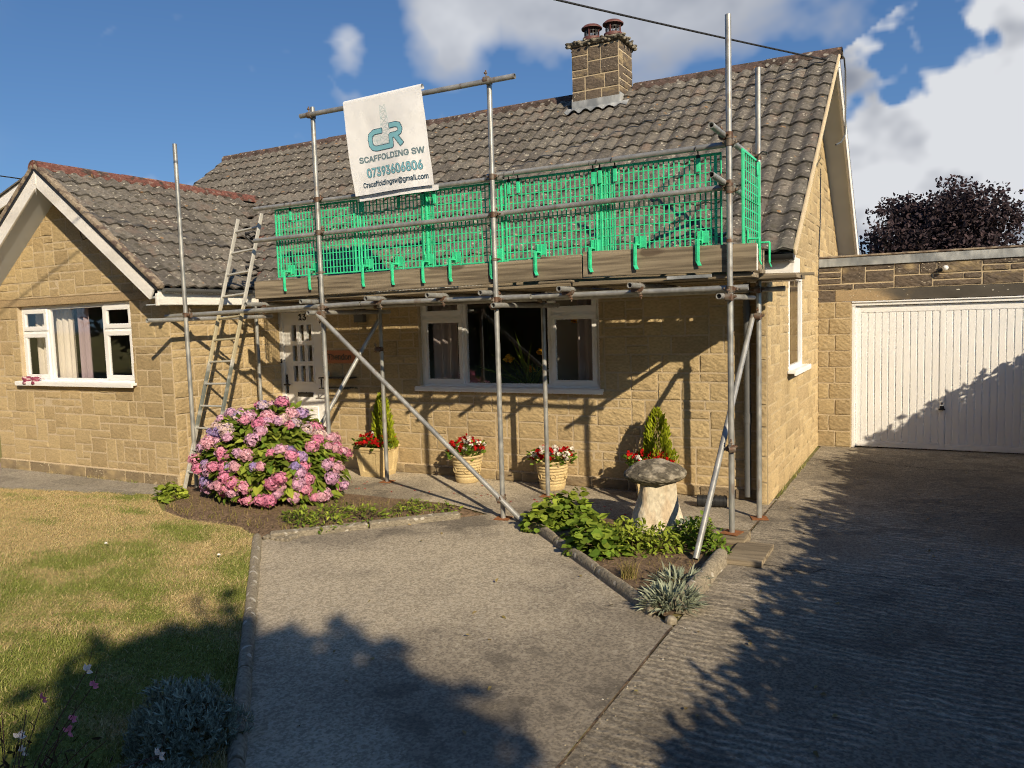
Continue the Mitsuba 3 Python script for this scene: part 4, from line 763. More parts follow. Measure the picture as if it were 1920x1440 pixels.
# green brick guards hanging from the rails
def guard(B, Wd, Ht, clips, hooks, label, step=.044):
    t = thing('brick_guard', label, 'brick guard', 'green mesh guards on the scaffold'); c = .0; b_ = .0
    mb = MB(); fr = .015
    for q in (((0, 0), (fr, Ht)), ((Wd-fr, 0), (Wd, Ht)), ((.05, 0), (.05+fr*.8, Ht)), ((Wd-.05-fr*.8, 0), (Wd-.05, Ht)), ((0, 0), (Wd, fr)), ((0, Ht-fr*1.4), (Wd, Ht)), ((0, Ht*.5-.004), (Wd, Ht*.5+.004))): mb.box((*q[0], -.008), (*q[1], .008), B, c=.002)
    part(t, 'frame', mb, 'm_green'); n = int(Wd/step); mb = MB()
    for i in range(1, n): u = i*Wd/n; mb.box((u-.0055, 0, -.003), (u+.0055, Ht, .003), B)
    for j in range(1, 10):
        if j != 5: v = j*Ht/10; mb.box((0, v-.004, -.0045), (Wd, v+.004, -.0005), B)
    part(t, 'mesh', mb, 'm_green')
    for u in hooks:
        mb = MB(); mb.box((u-.016, Ht-.13, .006), (u+.016, Ht-.005, .018), B, c=.003); mb.path([B[0]+np.array([u, Ht-.01, .012])@B[1], B[0]+np.array([u, Ht+.03, .02])@B[1], B[0]+np.array([u, Ht+.058, .055])@B[1], B[0]+np.array([u, Ht+.045, .095])@B[1], B[0]+np.array([u, Ht+.01, .10])@B[1]], .006, 6); part(t, 'hook', mb, 'm_black')
        mb = MB(); mb.box((u-.018, Ht-.14, .008), (u+.018, Ht-.03, .022), B, c=.003); part(t, 'tab', mb, 'm_green')
    for u in clips:
        mb = MB(); o_ = .0; mb.box((u-.045, .03, .006), (u+.045, .13, .013), B, c=.003)
        for s_ in (-.006, .012): mb.box((u-.040+s_*2.0, .02, .013), (u-.036+s_*2.0+.004, .135, .020), B)
        mb.box((u+.03, -.005, .006), (u+.045, .05, .013), B, c=.003)
        mb.box((u-.045, .045, .012), (u-.010, .060, .112), B, c=.004); mb.box((u-.045, -.125, .102), (u-.010, .055, .113), B, c=.003); mb.box((u-.031, -.12, .113), (u-.024, .05, .119), B)
        Bk = (B[0]+np.array([u-.045, -.125, .103])@B[1], np.array([[1, 0, 0], [-.45, .85, -.25], [.0, .28, 1]])@B[1]); mb.box((0, -.045, 0), (.035, 0.005, .010), Bk, c=.003); part(t, 'clip', mb, 'm_green')
    return t
specs = [(-6.50, -5.33, 'leftmost green mesh guard, nearest the ladder', (.13, .50), (.24,)), (-5.32, -4.40, 'green mesh guard under the white banner', (.10, .62), (.05, .52)), (-4.52, -3.56, 'green mesh guard just left of the middle scaffold pole', (.14, .42, .86), (.02, .16, .80)),
         (-3.63, -2.50, 'green mesh guard just right of the middle scaffold pole', (.37, .93), (.10, .20, .95)), (-2.66, -1.55, 'green mesh guard at the corner over the newer toe board', (.41, 1.10-.07), (.05, .19, .92))]
for i, (x0, x1, lb, cl, hk) in enumerate(specs):
    w = x1-x0; cl = [{0: (.22, .58), 1: (.12, .50), 2: (.08, .40, .86), 3: (.43, .97), 4: (.42, .96)}[i]][0]
    guard(frame((x0, 6.585+.012*(i % 2), 2.455+.01*(i > 2)), (1, 0, 0), (0, 0, 1)), w, .755, [c for c in cl if c < w], hk, lb)
guard(frame((-1.385, 6.58, 2.46), (0, 1, 0), (0, 0, 1)), .72, .77, (.16, .60), (.55,), 'green mesh guard on the narrow end of the scaffold', .075)

# ------------------------------------------------------------------ banner
t = thing('banner', 'white cloth banner with teal lettering hung from the top rail', 'banner'); bw, bh = .955, .93
def cloth(u, v):
    """Banner coordinates (0..bw, 0..bh from the top) -> place and normal."""
    u, v = np.asarray(u, float), np.asarray(v, float)
    def f(u, v):
        n = meshkit.fbm(np.stack([u*4.2, v*3.2+u*1.6, 0*u+2.7], -1), 3, 9)-.5
        x = -5.300+u+.095*(v/bh)*1.0+.004*np.sin(v*9); z = 4.134-v-.018*np.sin(np.pi*u/bw)*0+.02*u
        y = YO-.078+.030*n*np.clip(v*6, 0, 1)-.016*np.cos(u*8.0+v*2)*np.clip(v*4, 0, 1)-.02*np.clip(v-.8, 0, 1)
        return np.stack([x, y, z], -1)
    p0 = f(u, v); a, b = f(u+.004, v)-p0, f(u, v+.004)-p0; return p0, unit(np.cross(b, a))
mb = MB(); gu, gv = np.meshgrid(np.linspace(0, bw, 48), np.linspace(0, bh, 48)); q, nn_ = cloth(gu, gv); k = np.arange(gu.size).reshape(gu.shape); F = np.stack([k[:-1, :-1], k[1:, :-1], k[1:, 1:], k[:-1, 1:]], -1).reshape(-1, 4); mb.add(q.reshape(-1, 3), F)
th = np.linspace(-.2, np.pi+.4, 9); uu = np.linspace(0, bw, 12); Rr = np.array([[(-5.300+u, YO-.05-.029*math.cos(t_), 4.134+.02*u+.029*math.sin(t_)*1.-.0) for t_ in th] for u in uu]); k = np.arange(Rr.shape[0]*9).reshape(-1, 9); mb.add(Rr.reshape(-1, 3), np.stack([k[:-1, :-1], k[1:, :-1], k[1:, 1:], k[:-1, 1:]], -1).reshape(-1, 4))
part(t, 'cloth', mb, 'm_cloth'); mb = MB()
gu, gv = np.meshgrid(np.linspace(.02, bw+.03, 20), np.linspace(0, .05, 4)); q, _ = cloth(gu, bh+0*gv); q[..., 2] -= gv; q[..., 1] += .035; k = np.arange(gu.size).reshape(gu.shape); mb.add(q.reshape(-1, 3), np.stack([k[:-1, :-1], k[1:, :-1], k[1:, 1:], k[:-1, 1:]], -1).reshape(-1, 4)); part(t, 'rear_hem', mb, 'm_cloth')
def printed(name, pg, m, off):
    mb = MB(); pg = pg.segmentize(.02) if hasattr(pg, 'segmentize') else pg
    cells = [sbox(i*.04, j*.04, i*.04+.04, j*.04+.04) for i in range(25) for j in range(25)]
    for g in cells:
        c_ = pg.intersection(g)
        for h_ in getattr(c_, 'geoms', [c_]):
            if h_.is_empty or h_.geom_type != 'Polygon' or h_.area < 1e-8: continue
            v2, f = trimesh.creation.triangulate_polygon(h_, engine='earcut'); v2 = np.asarray(v2); p_, n_ = cloth(v2[:, 0], v2[:, 1]); mb.add(p_+n_*off, np.asarray(f)[:, ::-1])
    part(t, name, mb, m)
def words(text, u0, u1, v0, height, sx=None):
    """Lettering as a shapely outline in banner coordinates, fitted between u0 and u1 with its baseline at v0."""
    tm = meshkit.text_mesh(text, height, .002, bold=True); v = np.array(tm.vertices); f = np.array(tm.faces); low = v[:, 2] < .001; tr = f[low[f].all(1)]
    pg = unary_union([Polygon(v[a, :2]).buffer(1e-5) for a in tr]); x0, _, x1, _ = pg.bounds; k = (u1-u0)/(x1-x0)
    return affinity.affine_transform(pg, [k, 0, 0, -1, u0-k*x0, v0])
# the emblem: C and R with a lattice mast
Cp = LineString([(.435, .335), (.33, .335), (.285, .36), (.275, .40), (.28, .455), (.305, .487), (.345, .497), (.545, .497), (.545, .40), (.62, .40), (.66, .385), (.67, .355), (.655, .318), (.615, .305), (.535, .305)]).buffer(.023, cap_style=2, join_style=1)
Rl = LineString([(.60, .405), (.675, .505)]).buffer(.024, cap_style=2); emb = unary_union([Cp, Rl])
printed('emblem_outline', emb.buffer(.006), 'm_navy', .0025); printed('emblem', emb.buffer(-.001), 'm_teal', .0045)
mast = []
for i in range(6):
    v0, v1 = .09+i*.062, .09+(i+1)*.062; w0, w1 = .03+.006*i, .03+.006*(i+1)
    for a_, b_ in (((.475-w0, v0), (.475-w1, v1)), ((.475+w0, v0), (.475+w1, v1)), ((.475-w0, v0), (.475+w1, v1)), ((.475+w0, v0), (.475-w1, v1)), ((.475-w1, v1), (.475+w1, v1))): mast.append(LineString([a_, b_]).buffer(.0026))
for i in range(2):
    for j in range(2):
        x0, y0, d_ = .315+j*.05, .375+i*.048, .044; mast += [LineString([(x0, y0), (x0+d_, y0+d_)]).buffer(.0022), LineString([(x0+d_, y0), (x0, y0+d_)]).buffer(.0022), LineString([(x0, y0), (x0+d_, y0), (x0+d_, y0+d_), (x0, y0+d_), (x0, y0)]).buffer(.0022)]
printed('emblem_mast', unary_union(mast), 'm_ice', .0022)
printed('lettering', words('SCAFFOLDING SW', .115, .905, .615, .054).buffer(.0022), 'm_slate', .0025)
w2 = words('07393606806', .185, .860, .765, .082); printed('lettering', w2.buffer(.004), 'm_navy', .0022); printed('lettering', w2, 'm_teal', .0045)
printed('lettering', words('Crscaffoldingsw@gmail.com', .115, .905, .862, .048).buffer(.0012), 'm_navy', .0025)

# ------------------------------------------------------------------ ladder
t = thing('ladder', 'paint-splashed aluminium ladder leaning against the scaffold by the hydrangea', 'ladder')
fa, fb_ = np.array([-7.70, 6.10, .0]), np.array([-7.25, 6.03, .0]); ta, tb = np.array([-7.275, 6.77, 3.19]), np.array([-6.88, 6.76, 3.22])
for a, b in ((fa, ta), (fb_, tb)):
    u = unit(b-a); s_ = unit(fb_-fa); s_ = unit(s_-u*(s_@u)); mb = MB(); mb.seed = (.5, 1.); mb.box((-.010, -.022, 0), (.010, .022, np.linalg.norm(b-a)), (a, np.array([s_, np.cross(u, s_), u])), c=.004); part(t, 'stile', mb, 'm_ladder')
for i in range(1, 13):
    k = i/12.6; p0, p1 = fa+(ta-fa)*k, fb_+(tb-fb_)*k; mb = MB(); mb.seed = (.5, 0.); u = unit(ta-fa); s_ = unit(p1-p0); mb.box((0, -.016, -.011), (np.linalg.norm(p1-p0), .016, .011), (p0, np.array([s_, np.cross(u, s_), np.cross(s_, np.cross(u, s_))])), c=.004); part(t, 'rung', mb, 'm_ladder')
for (x_, z_) in ((-6.985, 2.98), (-7.01, 2.60)):
    mb = MB(); mb.path([(x_-.05, 6.66, z_-.03), (x_+.0, 6.60, z_), (x_+.06, 6.66, z_+.03), (x_+.05, 6.74, z_), (x_-.05, 6.74, z_-.02), (x_-.06, 6.66, z_+.02), (x_+.0, 6.61, z_-.03), (x_+.3*0, 6.7, z_-.1)], .013, 6); solo('lashing', mb, 'm_black', 'upper black lashing tying the ladder' if z_ > 2.8 else 'lower black lashing tying the ladder', 'rope')

# ------------------------------------------------------------------ things by the front wall
t = thing('name_plaque', 'reddish name plaque on the shaded wall beside the door', 'sign'); Bq = frame((-7.19, YW-.012, 1.40), (1, 0, 0), (0, 0, 1)); mb = MB(); mb.box((.0, .0, -.012), (.52, .17, .006), Bq, c=.003); part(t, 'board', mb, 'm_plaque'); tm = meshkit.text_mesh('Thendon', .075, .004, bold=True); v = np.array(tm.vertices); sx = .40/v[:, 0].max(); mb = MB(); mb.add(Bq[0]+(v*[sx, 1, 1]+[.055, .048, .005])@Bq[1], np.array(tm.faces)); part(t, 'lettering', mb, 'm_black', smooth=False)
t = thing('wall_shelf', 'narrow black metal shelf on the wall between door and window', 'shelf'); mb = MB(); mb.box((-7.19, YW-.16, 1.205), (-6.66, YW-.004, 1.22), c=.003); part(t, 'shelf_board', mb, 'm_black')
for z_, n_ in ((1.075, 'lower_rail'),): mb = MB(); mb.box((-7.19, YW-.16, z_-.007), (-6.66, YW-.145, z_+.007), c=.002); mb.box((-7.19, YW-.02, z_-.007), (-6.66, YW-.004, z_+.007), c=.002); part(t, n_, mb, 'm_black')
for x_ in (-7.15, -6.79): mb = MB(); mb.box((x_, YW-.16, 1.07), (x_+.015, YW-.145, 1.21), c=.002); mb.box((x_, YW-.16, 1.07), (x_+.015, YW-.004, 1.084), c=.002); part(t, 'bracket', mb, 'm_black')
mb = MB(); mb.lathe([(0, 0), (.03, 0), (.032, .07), (.02, .085), (.022, .09)], (-7.10, YW-.08, 1.221), 14); solo('glass_jar', mb, 'm_pvc', 'small pale jar on the black wall shelf', 'jar')
mb = MB(); mb.box((-6.62, YW-.075, 1.93), (-6.46, YW, 2.10), c=.01); solo('meter_box', mb, 'm_pipe', 'small dark box high on the shaded wall by the door', 'box')
t = thing('drain_pipe', 'short length of black ribbed pipe lying by the wall foot', 'pipe'); mb = MB(); a = np.array([-2.06, 7.60, .062]); b = np.array([-1.78, 7.66, .062]); mb.tube(a, b, .055, n=20, hollow=True)
for i in range(7): c = a+(b-a)*(i+.5)/7; mb.tube(c-(b-a)*.03, c+(b-a)*.03, .06, n=20)
part(t, 'body', mb, 'm_black')
for i, (x_, hgt, lab) in enumerate(((-10.95, .105, 'left small plum-red ornament on the window sill'), (-10.75, .10, 'right small plum-red ornament on the window sill'))):
    mb = MB(); mb.lathe([(0, 0), (.05, 0), (.055, .02), (.045, .05), (.06, .08), (.052, hgt), (.02, hgt+.005), (0, hgt-.02)], (x_, 6.28, 1.226), 12, wob=.012); solo('sill_ornament', mb, 'm_plum', lab, 'ornament')
mat('m_plum', two(principled(P(lambda p, n, uv: mix((.22, .04, .08), (.55, .40, .42), smoothstep(.6, .8, noise(p.x*25, p.y*25, p.z*40)))), .5)))

# planters: two square and two round, each with its flowers
def begonias(name, c, r, h, n, white, label, group='red and white flowers in the pots'):
    t = thing(name, label, 'flowers', group); c = np.asarray(c, float)
    k = 130; a = rng.random(k)*2*np.pi; rr = np.sqrt(rng.random(k))*r; C = c+np.column_stack([rr*np.cos(a), rr*np.sin(a), rng.random(k)*h*.7-.02]); D = unit(np.column_stack([np.cos(a)*.7, np.sin(a)*.7, rng.uniform(.0, 1, k)])); mb = MB(); put(mb, leaves(C, D, unit(np.array([0, 0, 1])+.5*randdir(k)), rng.uniform(.04, .065, k), .045, shape='round', tone=rng.random(k)*.4)); part(t, 'foliage', mb, 'm_leaf')
    for wv_ in (0, 1):
        m_ = int(1.9*n*(white if wv_ else 1-white)); mb = MB()
        for i in range(m_):
            a = rng.random()*2*np.pi; rr = r*(1.0*math.sqrt(rng.random())); p_ = c+np.array([rr*math.cos(a), rr*math.sin(a), h*(.55+.5*rng.random())*(1-.35*rr/r)]); q = 7
            put(mb, leaves(np.tile(p_, (q, 1))+rng.normal(0, .007, (q, 3)), randdir(q), randdir(q), rng.uniform(.022, .036, q), .03, shape='round', tone=np.full(q, float(wv_)), fold=.1))
        part(t, 'blossom', mb, 'm_bloom', 'white blossom' if wv_ else 'red blossom')
    return t
def conifer(c, h, r, label):
    t = thing('conifer', label, 'conifer'); c = np.asarray(c, float); n = 1500; z = rng.beta(1.1, 1.5, n); a = rng.random(n)*2*np.pi; lo = 1+.25*np.sin(a*5+z*9)*np.sin(a*3+1); rr = r*(1-z)**.65*(.55+.5*np.sqrt(rng.random(n)))*lo
    C = c+np.column_stack([rr*np.cos(a), rr*np.sin(a), z*h]); D = unit(np.column_stack([np.cos(a)*.35, np.sin(a)*.35, np.ones(n)])+.25*randdir(n)); mb = MB(); put(mb, leaves(C, D, unit(np.column_stack([-np.sin(a), np.cos(a), 0*a])+.6*randdir(n)), rng.uniform(.035, .075, n), rng.uniform(.012, .022, n), shape='lance', tone=np.clip(.25+.5*rng.random(n)+.2*z, 0, 1))); part(t, 'crown', mb, 'm_thuja'); mb = MB(); mb.tube(c-[0, 0, .06], c+[0, 0, h*.6], .012, .004, n=7); part(t, 'trunk', mb, 'm_bark')
def square_pot(x, y, rot, label):
    t = thing('planter', label, 'planter', 'sandstone coloured planters by the wall'); a = math.radians(rot); Bq = (np.array([x, y, 0.]), np.array([[math.cos(a), math.sin(a), 0], [-math.sin(a), math.cos(a), 0], [0, 0, 1]])); w0, w1, h = .155, .20, .375; mb = MB()
    for f in range(4):
        cs = [(1, 0), (0, 1), (-1, 0), (0, -1)][f]; U = np.array([-cs[1], cs[0]]); Nn = np.array(cs)
        def P_(s, k, d): q = Nn*((w0+(w1-w0)*k)+d)+U*s*(w0+(w1-w0)*k+d); return [q[0], q[1], .0+h*k]
        L_ = [(-1, 0, 0), (1, 0, 0), (1, 1, 0), (-1, 1, 0)]; I_ = [(-.62, .16, 0), (.62, .16, 0), (.62, .84, 0), (-.62, .84, 0)]; J_ = [(s*.93, .19 if k < .5 else .81, -.012) for s, k, _ in I_]
        for o_, i_ in ((L_, I_), (I_, J_)):
            for e_ in range(4): mb.add(Bq[0]+np.array([P_(*o_[e_]), P_(*o_[(e_+1) % 4]), P_(*i_[(e_+1) % 4]), P_(*i_[e_])])@Bq[1], [[0, 1, 2, 3]], np.tile((.5, .5), (4, 1)))
        mb.add(Bq[0]+np.array([P_(*q) for q in J_])@Bq[1], [[0, 1, 2, 3]], np.tile((.5, .5), (4, 1)))
    mb.box((-.205, -.205, h), (.205, .205, h+.0), Bq) if 0 else None
    for q in (((-.21, -.21, h-.03), (.21, -.175, h)), ((-.21, .175, h-.03), (.21, .21, h)), ((-.21, -.175, h-.03), (-.175, .175, h)), ((.175, -.175, h-.03), (.21, .175, h))): mb.box(*q, Bq, c=.006)
    part(t, 'body', mb, 'm_pot', smooth=False); mb = MB(); mb.box((-.18, -.18, h-.06), (.18, .18, h-.035), Bq); part(t, 'soil', mb, 'm_soil')
def round_pot(x, y, label):
    t = thing('planter', label, 'planter', 'sandstone coloured planters by the wall'); pr = [(0, 0), (.125, 0), (.132, .01)]
    for i in range(1, 9): z = .015+i*.034; r_ = .132+.050*(z/.32); pr += [(r_+.006, z), (r_+.008, z+.012), (r_, z+.024), (r_-.002, z+.030)]
    pr += [(.193, .30), (.196, .325), (.185, .332), (.165, .325), (.16, .29), (0, .285)]; mb = MB(); mb.lathe(pr, (x, y, 0), 40, wob=.004)
    for a in np.arange(0, 2*np.pi, np.pi/3): c_ = np.array([x+.165*math.cos(a), y+.165*math.sin(a), .16]); d_ = np.array([-math.sin(a), math.cos(a), 0]); mb.path([c_+.028*math.cos(k_)*d_+np.array([0, 0, .032*math.sin(k_)]) for k_ in np.linspace(0, 2*np.pi, 10)], .007, 6)
    part(t, 'body', mb, 'm_pot'); 
square_pot(-6.18, 7.80, 0, 'square panelled planter nearest the front door'); begonias('begonia', (-6.20, 7.76, .34), .25, .22, 30, .10, 'red begonias in the square planter nearest the door'); conifer((-6.10, 7.83, .33), .70, .155, 'small lime green conifer in the planter nearest the door')
round_pot(-4.88, 7.84, 'round ribbed pot under the left part of the large window'); begonias('begonia', (-4.88, 7.84, .30), .22, .25, 26, .35, 'red and white begonias in the left round pot')
round_pot(-3.76, 7.84, 'round ribbed pot behind the inner scaffold pole'); begonias('begonia', (-3.76, 7.84, .30), .25, .19, 32, .5, 'white and red begonias in the round pot behind the inner pole')
square_pot(-2.56, 7.76, 24, 'square planter half hidden by the staddle stone'); begonias('begonia', (-2.58, 7.70, .36), .26, .16, 26, .2, 'red begonias behind the staddle stone'); conifer((-2.52, 7.78, .35), .58, .17, 'small lime green conifer behind the staddle stone')

# ------------------------------------------------------------------ staddle stone
t = thing('staddle_stone', 'mushroom-shaped staddle stone with a dark mottled cap in the planted bed', 'staddle stone'); mb = MB(); k = 18; V = []
for j in range(k):
    z = j/(k-1); sx, sy = .232-.088*z+.010*math.sin(z*7), .222-.082*z
    for i in range(48): a = i*2*np.pi/48; ca, sa = math.cos(a), math.sin(a); m_ = (abs(ca)**5+abs(sa)**5)**(-1/5); V.append((sx*ca*m_, sy*sa*m_, z*.50))
V = np.array(V); V += ((meshkit.fbm(V*6+1.7, 4, 3)-.5)*.055)[:, None]*unit(V*[1, 1, 0]); i = np.arange(48); j = (i+1) % 48; a = math.radians(26); Rz = np.array([[math.cos(a), math.sin(a), 0], [-math.sin(a), math.cos(a), 0], [0, 0, 1]])
mb.add(np.array([-2.14, 6.60, -.02])+V@Rz, np.vstack([np.stack([i+q*48, j+q*48, j+(q+1)*48, i+(q+1)*48], 1) for q in range(k-1)])); part(t, 'base', mb, 'm_base', 'pale tapering stone base')
pr = [(0, .175), (.06, .172), (.13, .157), (.20, .125), (.245, .09), (.268, .065), (.270, .045), (.255, .02), (.225, .003), (.18, -.004), (0, -.004)]; P2 = np.array(pr); tt = np.r_[0, np.cumsum(np.linalg.norm(np.diff(P2, axis=0), axis=1))]; ss = np.linspace(0, tt[-1], 40); pr = np.column_stack([np.interp(ss, tt, P2[:, 0]), np.interp(ss, tt, P2[:, 1])])
mb = MB(); mb.lathe(pr, (-2.165, 6.60, .465), 64, 1.03, 1.0, wob=.05); part(t, 'cap', mb, 'm_cap', 'dark lichen-mottled domed cap')

# ------------------------------------------------------------------ hydrangea
t = thing('hydrangea', 'large hydrangea bush covered in pink and mauve flower heads', 'hydrangea bush'); hc = np.array([-6.40, 6.20, .30]); hr = np.array([.80, .64, .74])
def lumpy(D, s=2.1, amp=.30, seed=4): return 1+amp*(meshkit.fbm(D*s+5.5, 3, seed)-.5)*2
n = 3600; D = randdir(n); D[:, 2] = np.where(D[:, 2] < -.25, -D[:, 2]*.6, D[:, 2]); D = unit(D); k = lumpy(D)*(1-.38*rng.random(n)**2.0); C = hc+D*hr*k[:, None]; C[:, 2] = np.maximum(C[:, 2], .05+.1*rng.random(n)); ok = (C[:, 2] > .1) | (rng.random(n) < .5); C, D = C[ok], D[ok]; n = len(C)
out = unit(D*np.array([1, 1, .7])+np.array([0, 0, -.25])+.55*randdir(n)); N = unit(np.array([0, 0, 1.])+.7*D+.35*randdir(n)); mb = MB(); put(mb, leaves(C-out*.04, out, N, rng.uniform(.085, .14, n), rng.uniform(.06, .09, n), shape='oval', fold=.18, curl=.22)); part(t, 'foliage', mb, 'm_hydrangea_leaf')
mb = MB()
for i in range(46):
    d = D[rng.integers(n)]; e_ = hc+d*hr*.9; b_ = np.array([hc[0]+d[0]*.35, hc[1]+d[1]*.25, .02]); mb.path([b_, b_*.45+e_*.55+[0, 0, .10], e_], [.010, .008, .005], 5)
part(t, 'stem', mb, 'm_stem')
cand = unit(np.vstack([randdir(1500)*[1, 1, 1]])); cand = cand[(cand[:, 2] > -.32) & ((cand@np.array([.5, -.80, .2]) > -.35))]; heads = []
for d in cand:
    p_ = hc+d*hr*lumpy(d[None])[0]*1.02; p_[2] = max(p_[2], .16); r_ = rng.uniform(.048, .082)*(1.12 if d[2] > .5 else 1)
    dens = meshkit.fbm(d[None]*2.6+9.1, 3, 8)[0]; 
    if dens < .47 and rng.random() < .9: continue
    if all(np.linalg.norm(p_-q)*1.0 > .62*(r_+s_) for q, s_, _ in heads): heads.append((p_, r_, d))
    if len(heads) >= 118: break
for p_, r_, d in heads:
    nf = int(105*(r_/.08)**2); u = randdir(nf*2); u = u[(u@unit(d+np.array([0, 0, .3]))) > -.45][:nf]; nf = len(u); rr = r_*(.66+.50*rng.random(nf)); base = rng.random()
    z_ = d[2]; tone0 = np.clip((.88+.12*rng.random()) if (z_ > .55 and base < .34) else (.15*rng.random() if base < .55 else (.20+.2*rng.random() if base < .76 else (.42+.16*rng.random() if base < .93 else .66+.1*rng.random()))), 0, 1)
    mb = MB(); c_ = p_+u*rr[:, None]*[1, 1, .85]
    for q in range(2):
        s_ = unit(np.cross(u, randdir(nf))); put(mb, leaves(c_-s_*.020, s_, unit(u+.45*randdir(nf)), .040, rng.uniform(.018, .028, nf), shape='dia', tone=np.clip(tone0+rng.normal(0, .05, nf), 0, 1), fold=.1, curl=.1))
    q = 22; uu = randdir(q); s_ = unit(np.cross(uu, randdir(q))); put(mb, leaves(p_+uu*r_*.60-s_*.03, s_, uu, .06, .06, shape='oval', tone=np.full(q, tone0), fold=0., curl=0.))
    part(t, 'flower_head', mb, 'm_petal')

# ------------------------------------------------------------------ planted bed, weeds, silver plants
def clump(name, label, cat, blobs, size, m, n, shape='round', group=None, tone=(.2, .8), up=.4, kind=None, stems=True):
    t = thing(name, label, cat, group); mb = MB(); tot = sum(b[3]*b[4] for b in blobs)
    for (x, y, z, rx, rz) in blobs:
        k = int(n*rx*rz/tot); D = randdir(k); D[:, 2] = np.abs(D[:, 2]); f = (.45+.55*rng.random(k)**.5)*lumpy(D, 2.5, .3, 6); C = np.array([x, y, z])+D*np.array([rx, rx*.85, rz])*f[:, None]; ax = unit(D*[1, 1, .3]+.7*randdir(k)+[0, 0, up-.4]); L = rng.uniform(size*.6, size*1.2, k)
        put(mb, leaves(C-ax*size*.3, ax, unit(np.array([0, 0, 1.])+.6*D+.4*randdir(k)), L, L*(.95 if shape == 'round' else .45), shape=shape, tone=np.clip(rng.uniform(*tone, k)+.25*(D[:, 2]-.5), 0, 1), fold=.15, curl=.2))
    part(t, 'foliage', mb, m)
    if stems:
        mb = MB()
        for (x, y, z, rx, rz) in blobs:
            for i in range(9): a = rng.random()*6.28; e_ = np.array([x+rx*.7*math.cos(a), y+rx*.6*math.sin(a), z+rz*.8*rng.random()]); mb.path([(x+.03*math.cos(a), y+.03*math.sin(a), .01), (np.array([x, y, .0])+e_)/2+[0, 0, .04], e_], .004, 5)
        part(t, 'stem', mb, 'm_stem')
    return t
clump('geranium', 'yellow-topped leafy plant at the forecourt end of the bed', 'plant', [(-3.04, 6.36, .02, .23, .30), (-2.86, 6.42, .02, .17, .34), (-3.12, 6.22, .01, .17, .20)], .075, 'm_leaf', 420, tone=(.15, .75))
clump('geranium', 'round-leaved plant spilling over the thin edging in the middle of the bed', 'plant', [(-2.50, 5.92, .02, .22, .24), (-2.36, 5.72, .01, .22, .22)], .085, 'm_leaf', 330, tone=(.0, .5))
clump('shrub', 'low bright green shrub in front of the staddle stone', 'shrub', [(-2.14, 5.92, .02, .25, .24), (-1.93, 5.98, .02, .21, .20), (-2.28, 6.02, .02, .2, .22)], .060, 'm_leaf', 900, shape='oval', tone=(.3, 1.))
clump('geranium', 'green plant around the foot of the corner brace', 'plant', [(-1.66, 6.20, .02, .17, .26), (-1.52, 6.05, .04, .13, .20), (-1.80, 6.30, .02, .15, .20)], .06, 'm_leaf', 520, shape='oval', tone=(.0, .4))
clump('weed', 'purplish low plant between staddle stone and corner pole', 'plant', [(-1.86, 6.52, .02, .2, .14)], .05, 'm_artemisia', 200, shape='oval', tone=(0, .4))
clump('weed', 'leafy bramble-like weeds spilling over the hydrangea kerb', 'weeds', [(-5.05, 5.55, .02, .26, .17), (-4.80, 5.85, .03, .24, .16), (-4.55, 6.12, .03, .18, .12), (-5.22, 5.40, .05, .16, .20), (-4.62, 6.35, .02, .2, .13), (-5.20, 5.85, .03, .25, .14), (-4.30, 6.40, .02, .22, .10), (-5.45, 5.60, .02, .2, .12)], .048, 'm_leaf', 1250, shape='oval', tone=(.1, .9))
clump('weed', 'yellow-green weed at the foot of the ladder', 'weeds', [(-7.55, 5.82, .02, .2, .17), (-7.35, 5.75, .02, .15, .12)], .075, 'm_leaf', 150, tone=(.4, .9))
def rosette(name, label, cat, c, r, h, n, m, L, W, group=None):
    c = np.asarray(c, float); k = n; a = rng.random(k)*6.283; e_ = rng.uniform(.15, 1.35, k); D = np.column_stack([np.cos(a)*np.cos(e_), np.sin(a)*np.cos(e_), np.sin(e_)]); rr = r*np.sqrt(rng.random(k))*.75; C = c+np.column_stack([rr*np.cos(a), rr*np.sin(a), h*.45*(1-(rr/r)**2)*rng.random(k)]); Ln = rng.uniform(L*.6, L*1.15, k)
    mb = MB(); put(mb, leaves(C, unit(D+.25*randdir(k)), unit(np.array([0, 0, 1.])+.3*randdir(k)), Ln, Ln*W, shape='lance', curl=.18, fold=.3)); t = thing(name, label, cat, group); part(t, 'foliage', mb, m)
    mb = MB()
    for i in range(10): p_ = C[i]; mb.path([c+[0, 0, 0], (c+p_)/2+[0, 0, .01], p_], .004, 5)
    part(t, 'stem', mb, 'm_stem'); return t
rosette('silver_plant', 'silvery-leaved plant at the pointed tip of the bed', 'plant', (-1.50, 4.86, .02), .21, .16, 420, 'm_silver', .105, .16)
rosette('silver_plant', 'smaller sparse silvery plant behind the one at the tip of the bed', 'plant', (-1.56, 5.26, .02), .19, .12, 130, 'm_silver', .11, .14)
for i, (x, y, lb) in enumerate(((-1.93, 5.26, 'dry grassy tuft alone in the bare soil of the bed'),)):
    t = thing('grass_tuft', lb, 'grass tuft'); k = 130; C = np.column_stack([x+rng.normal(0, .03, k), y+rng.normal(0, .03, k), np.full(k, .02)]); mb = MB(); put(mb, blades(C, randdir(k)[:, :2], rng.uniform(.07, .16, k), np.full(k, .005), rng.uniform(.02, .07, k))); part(t, 'blade', mb, 'm_straw')
mb = MB(); k = 700; x = rng.uniform(-2.3, -1.42, k); y = rng.uniform(4.9, 6.2, k); ok = (y-4.62 > -(x+1.44)*.95+.1); C = np.column_stack([x, y, np.full(k, .02)])[ok]; k = len(C); put(mb, blades(C, randdir(k)[:, :2], rng.uniform(.01, .045, k), np.full(k, .004), rng.uniform(.02, .06, k)))
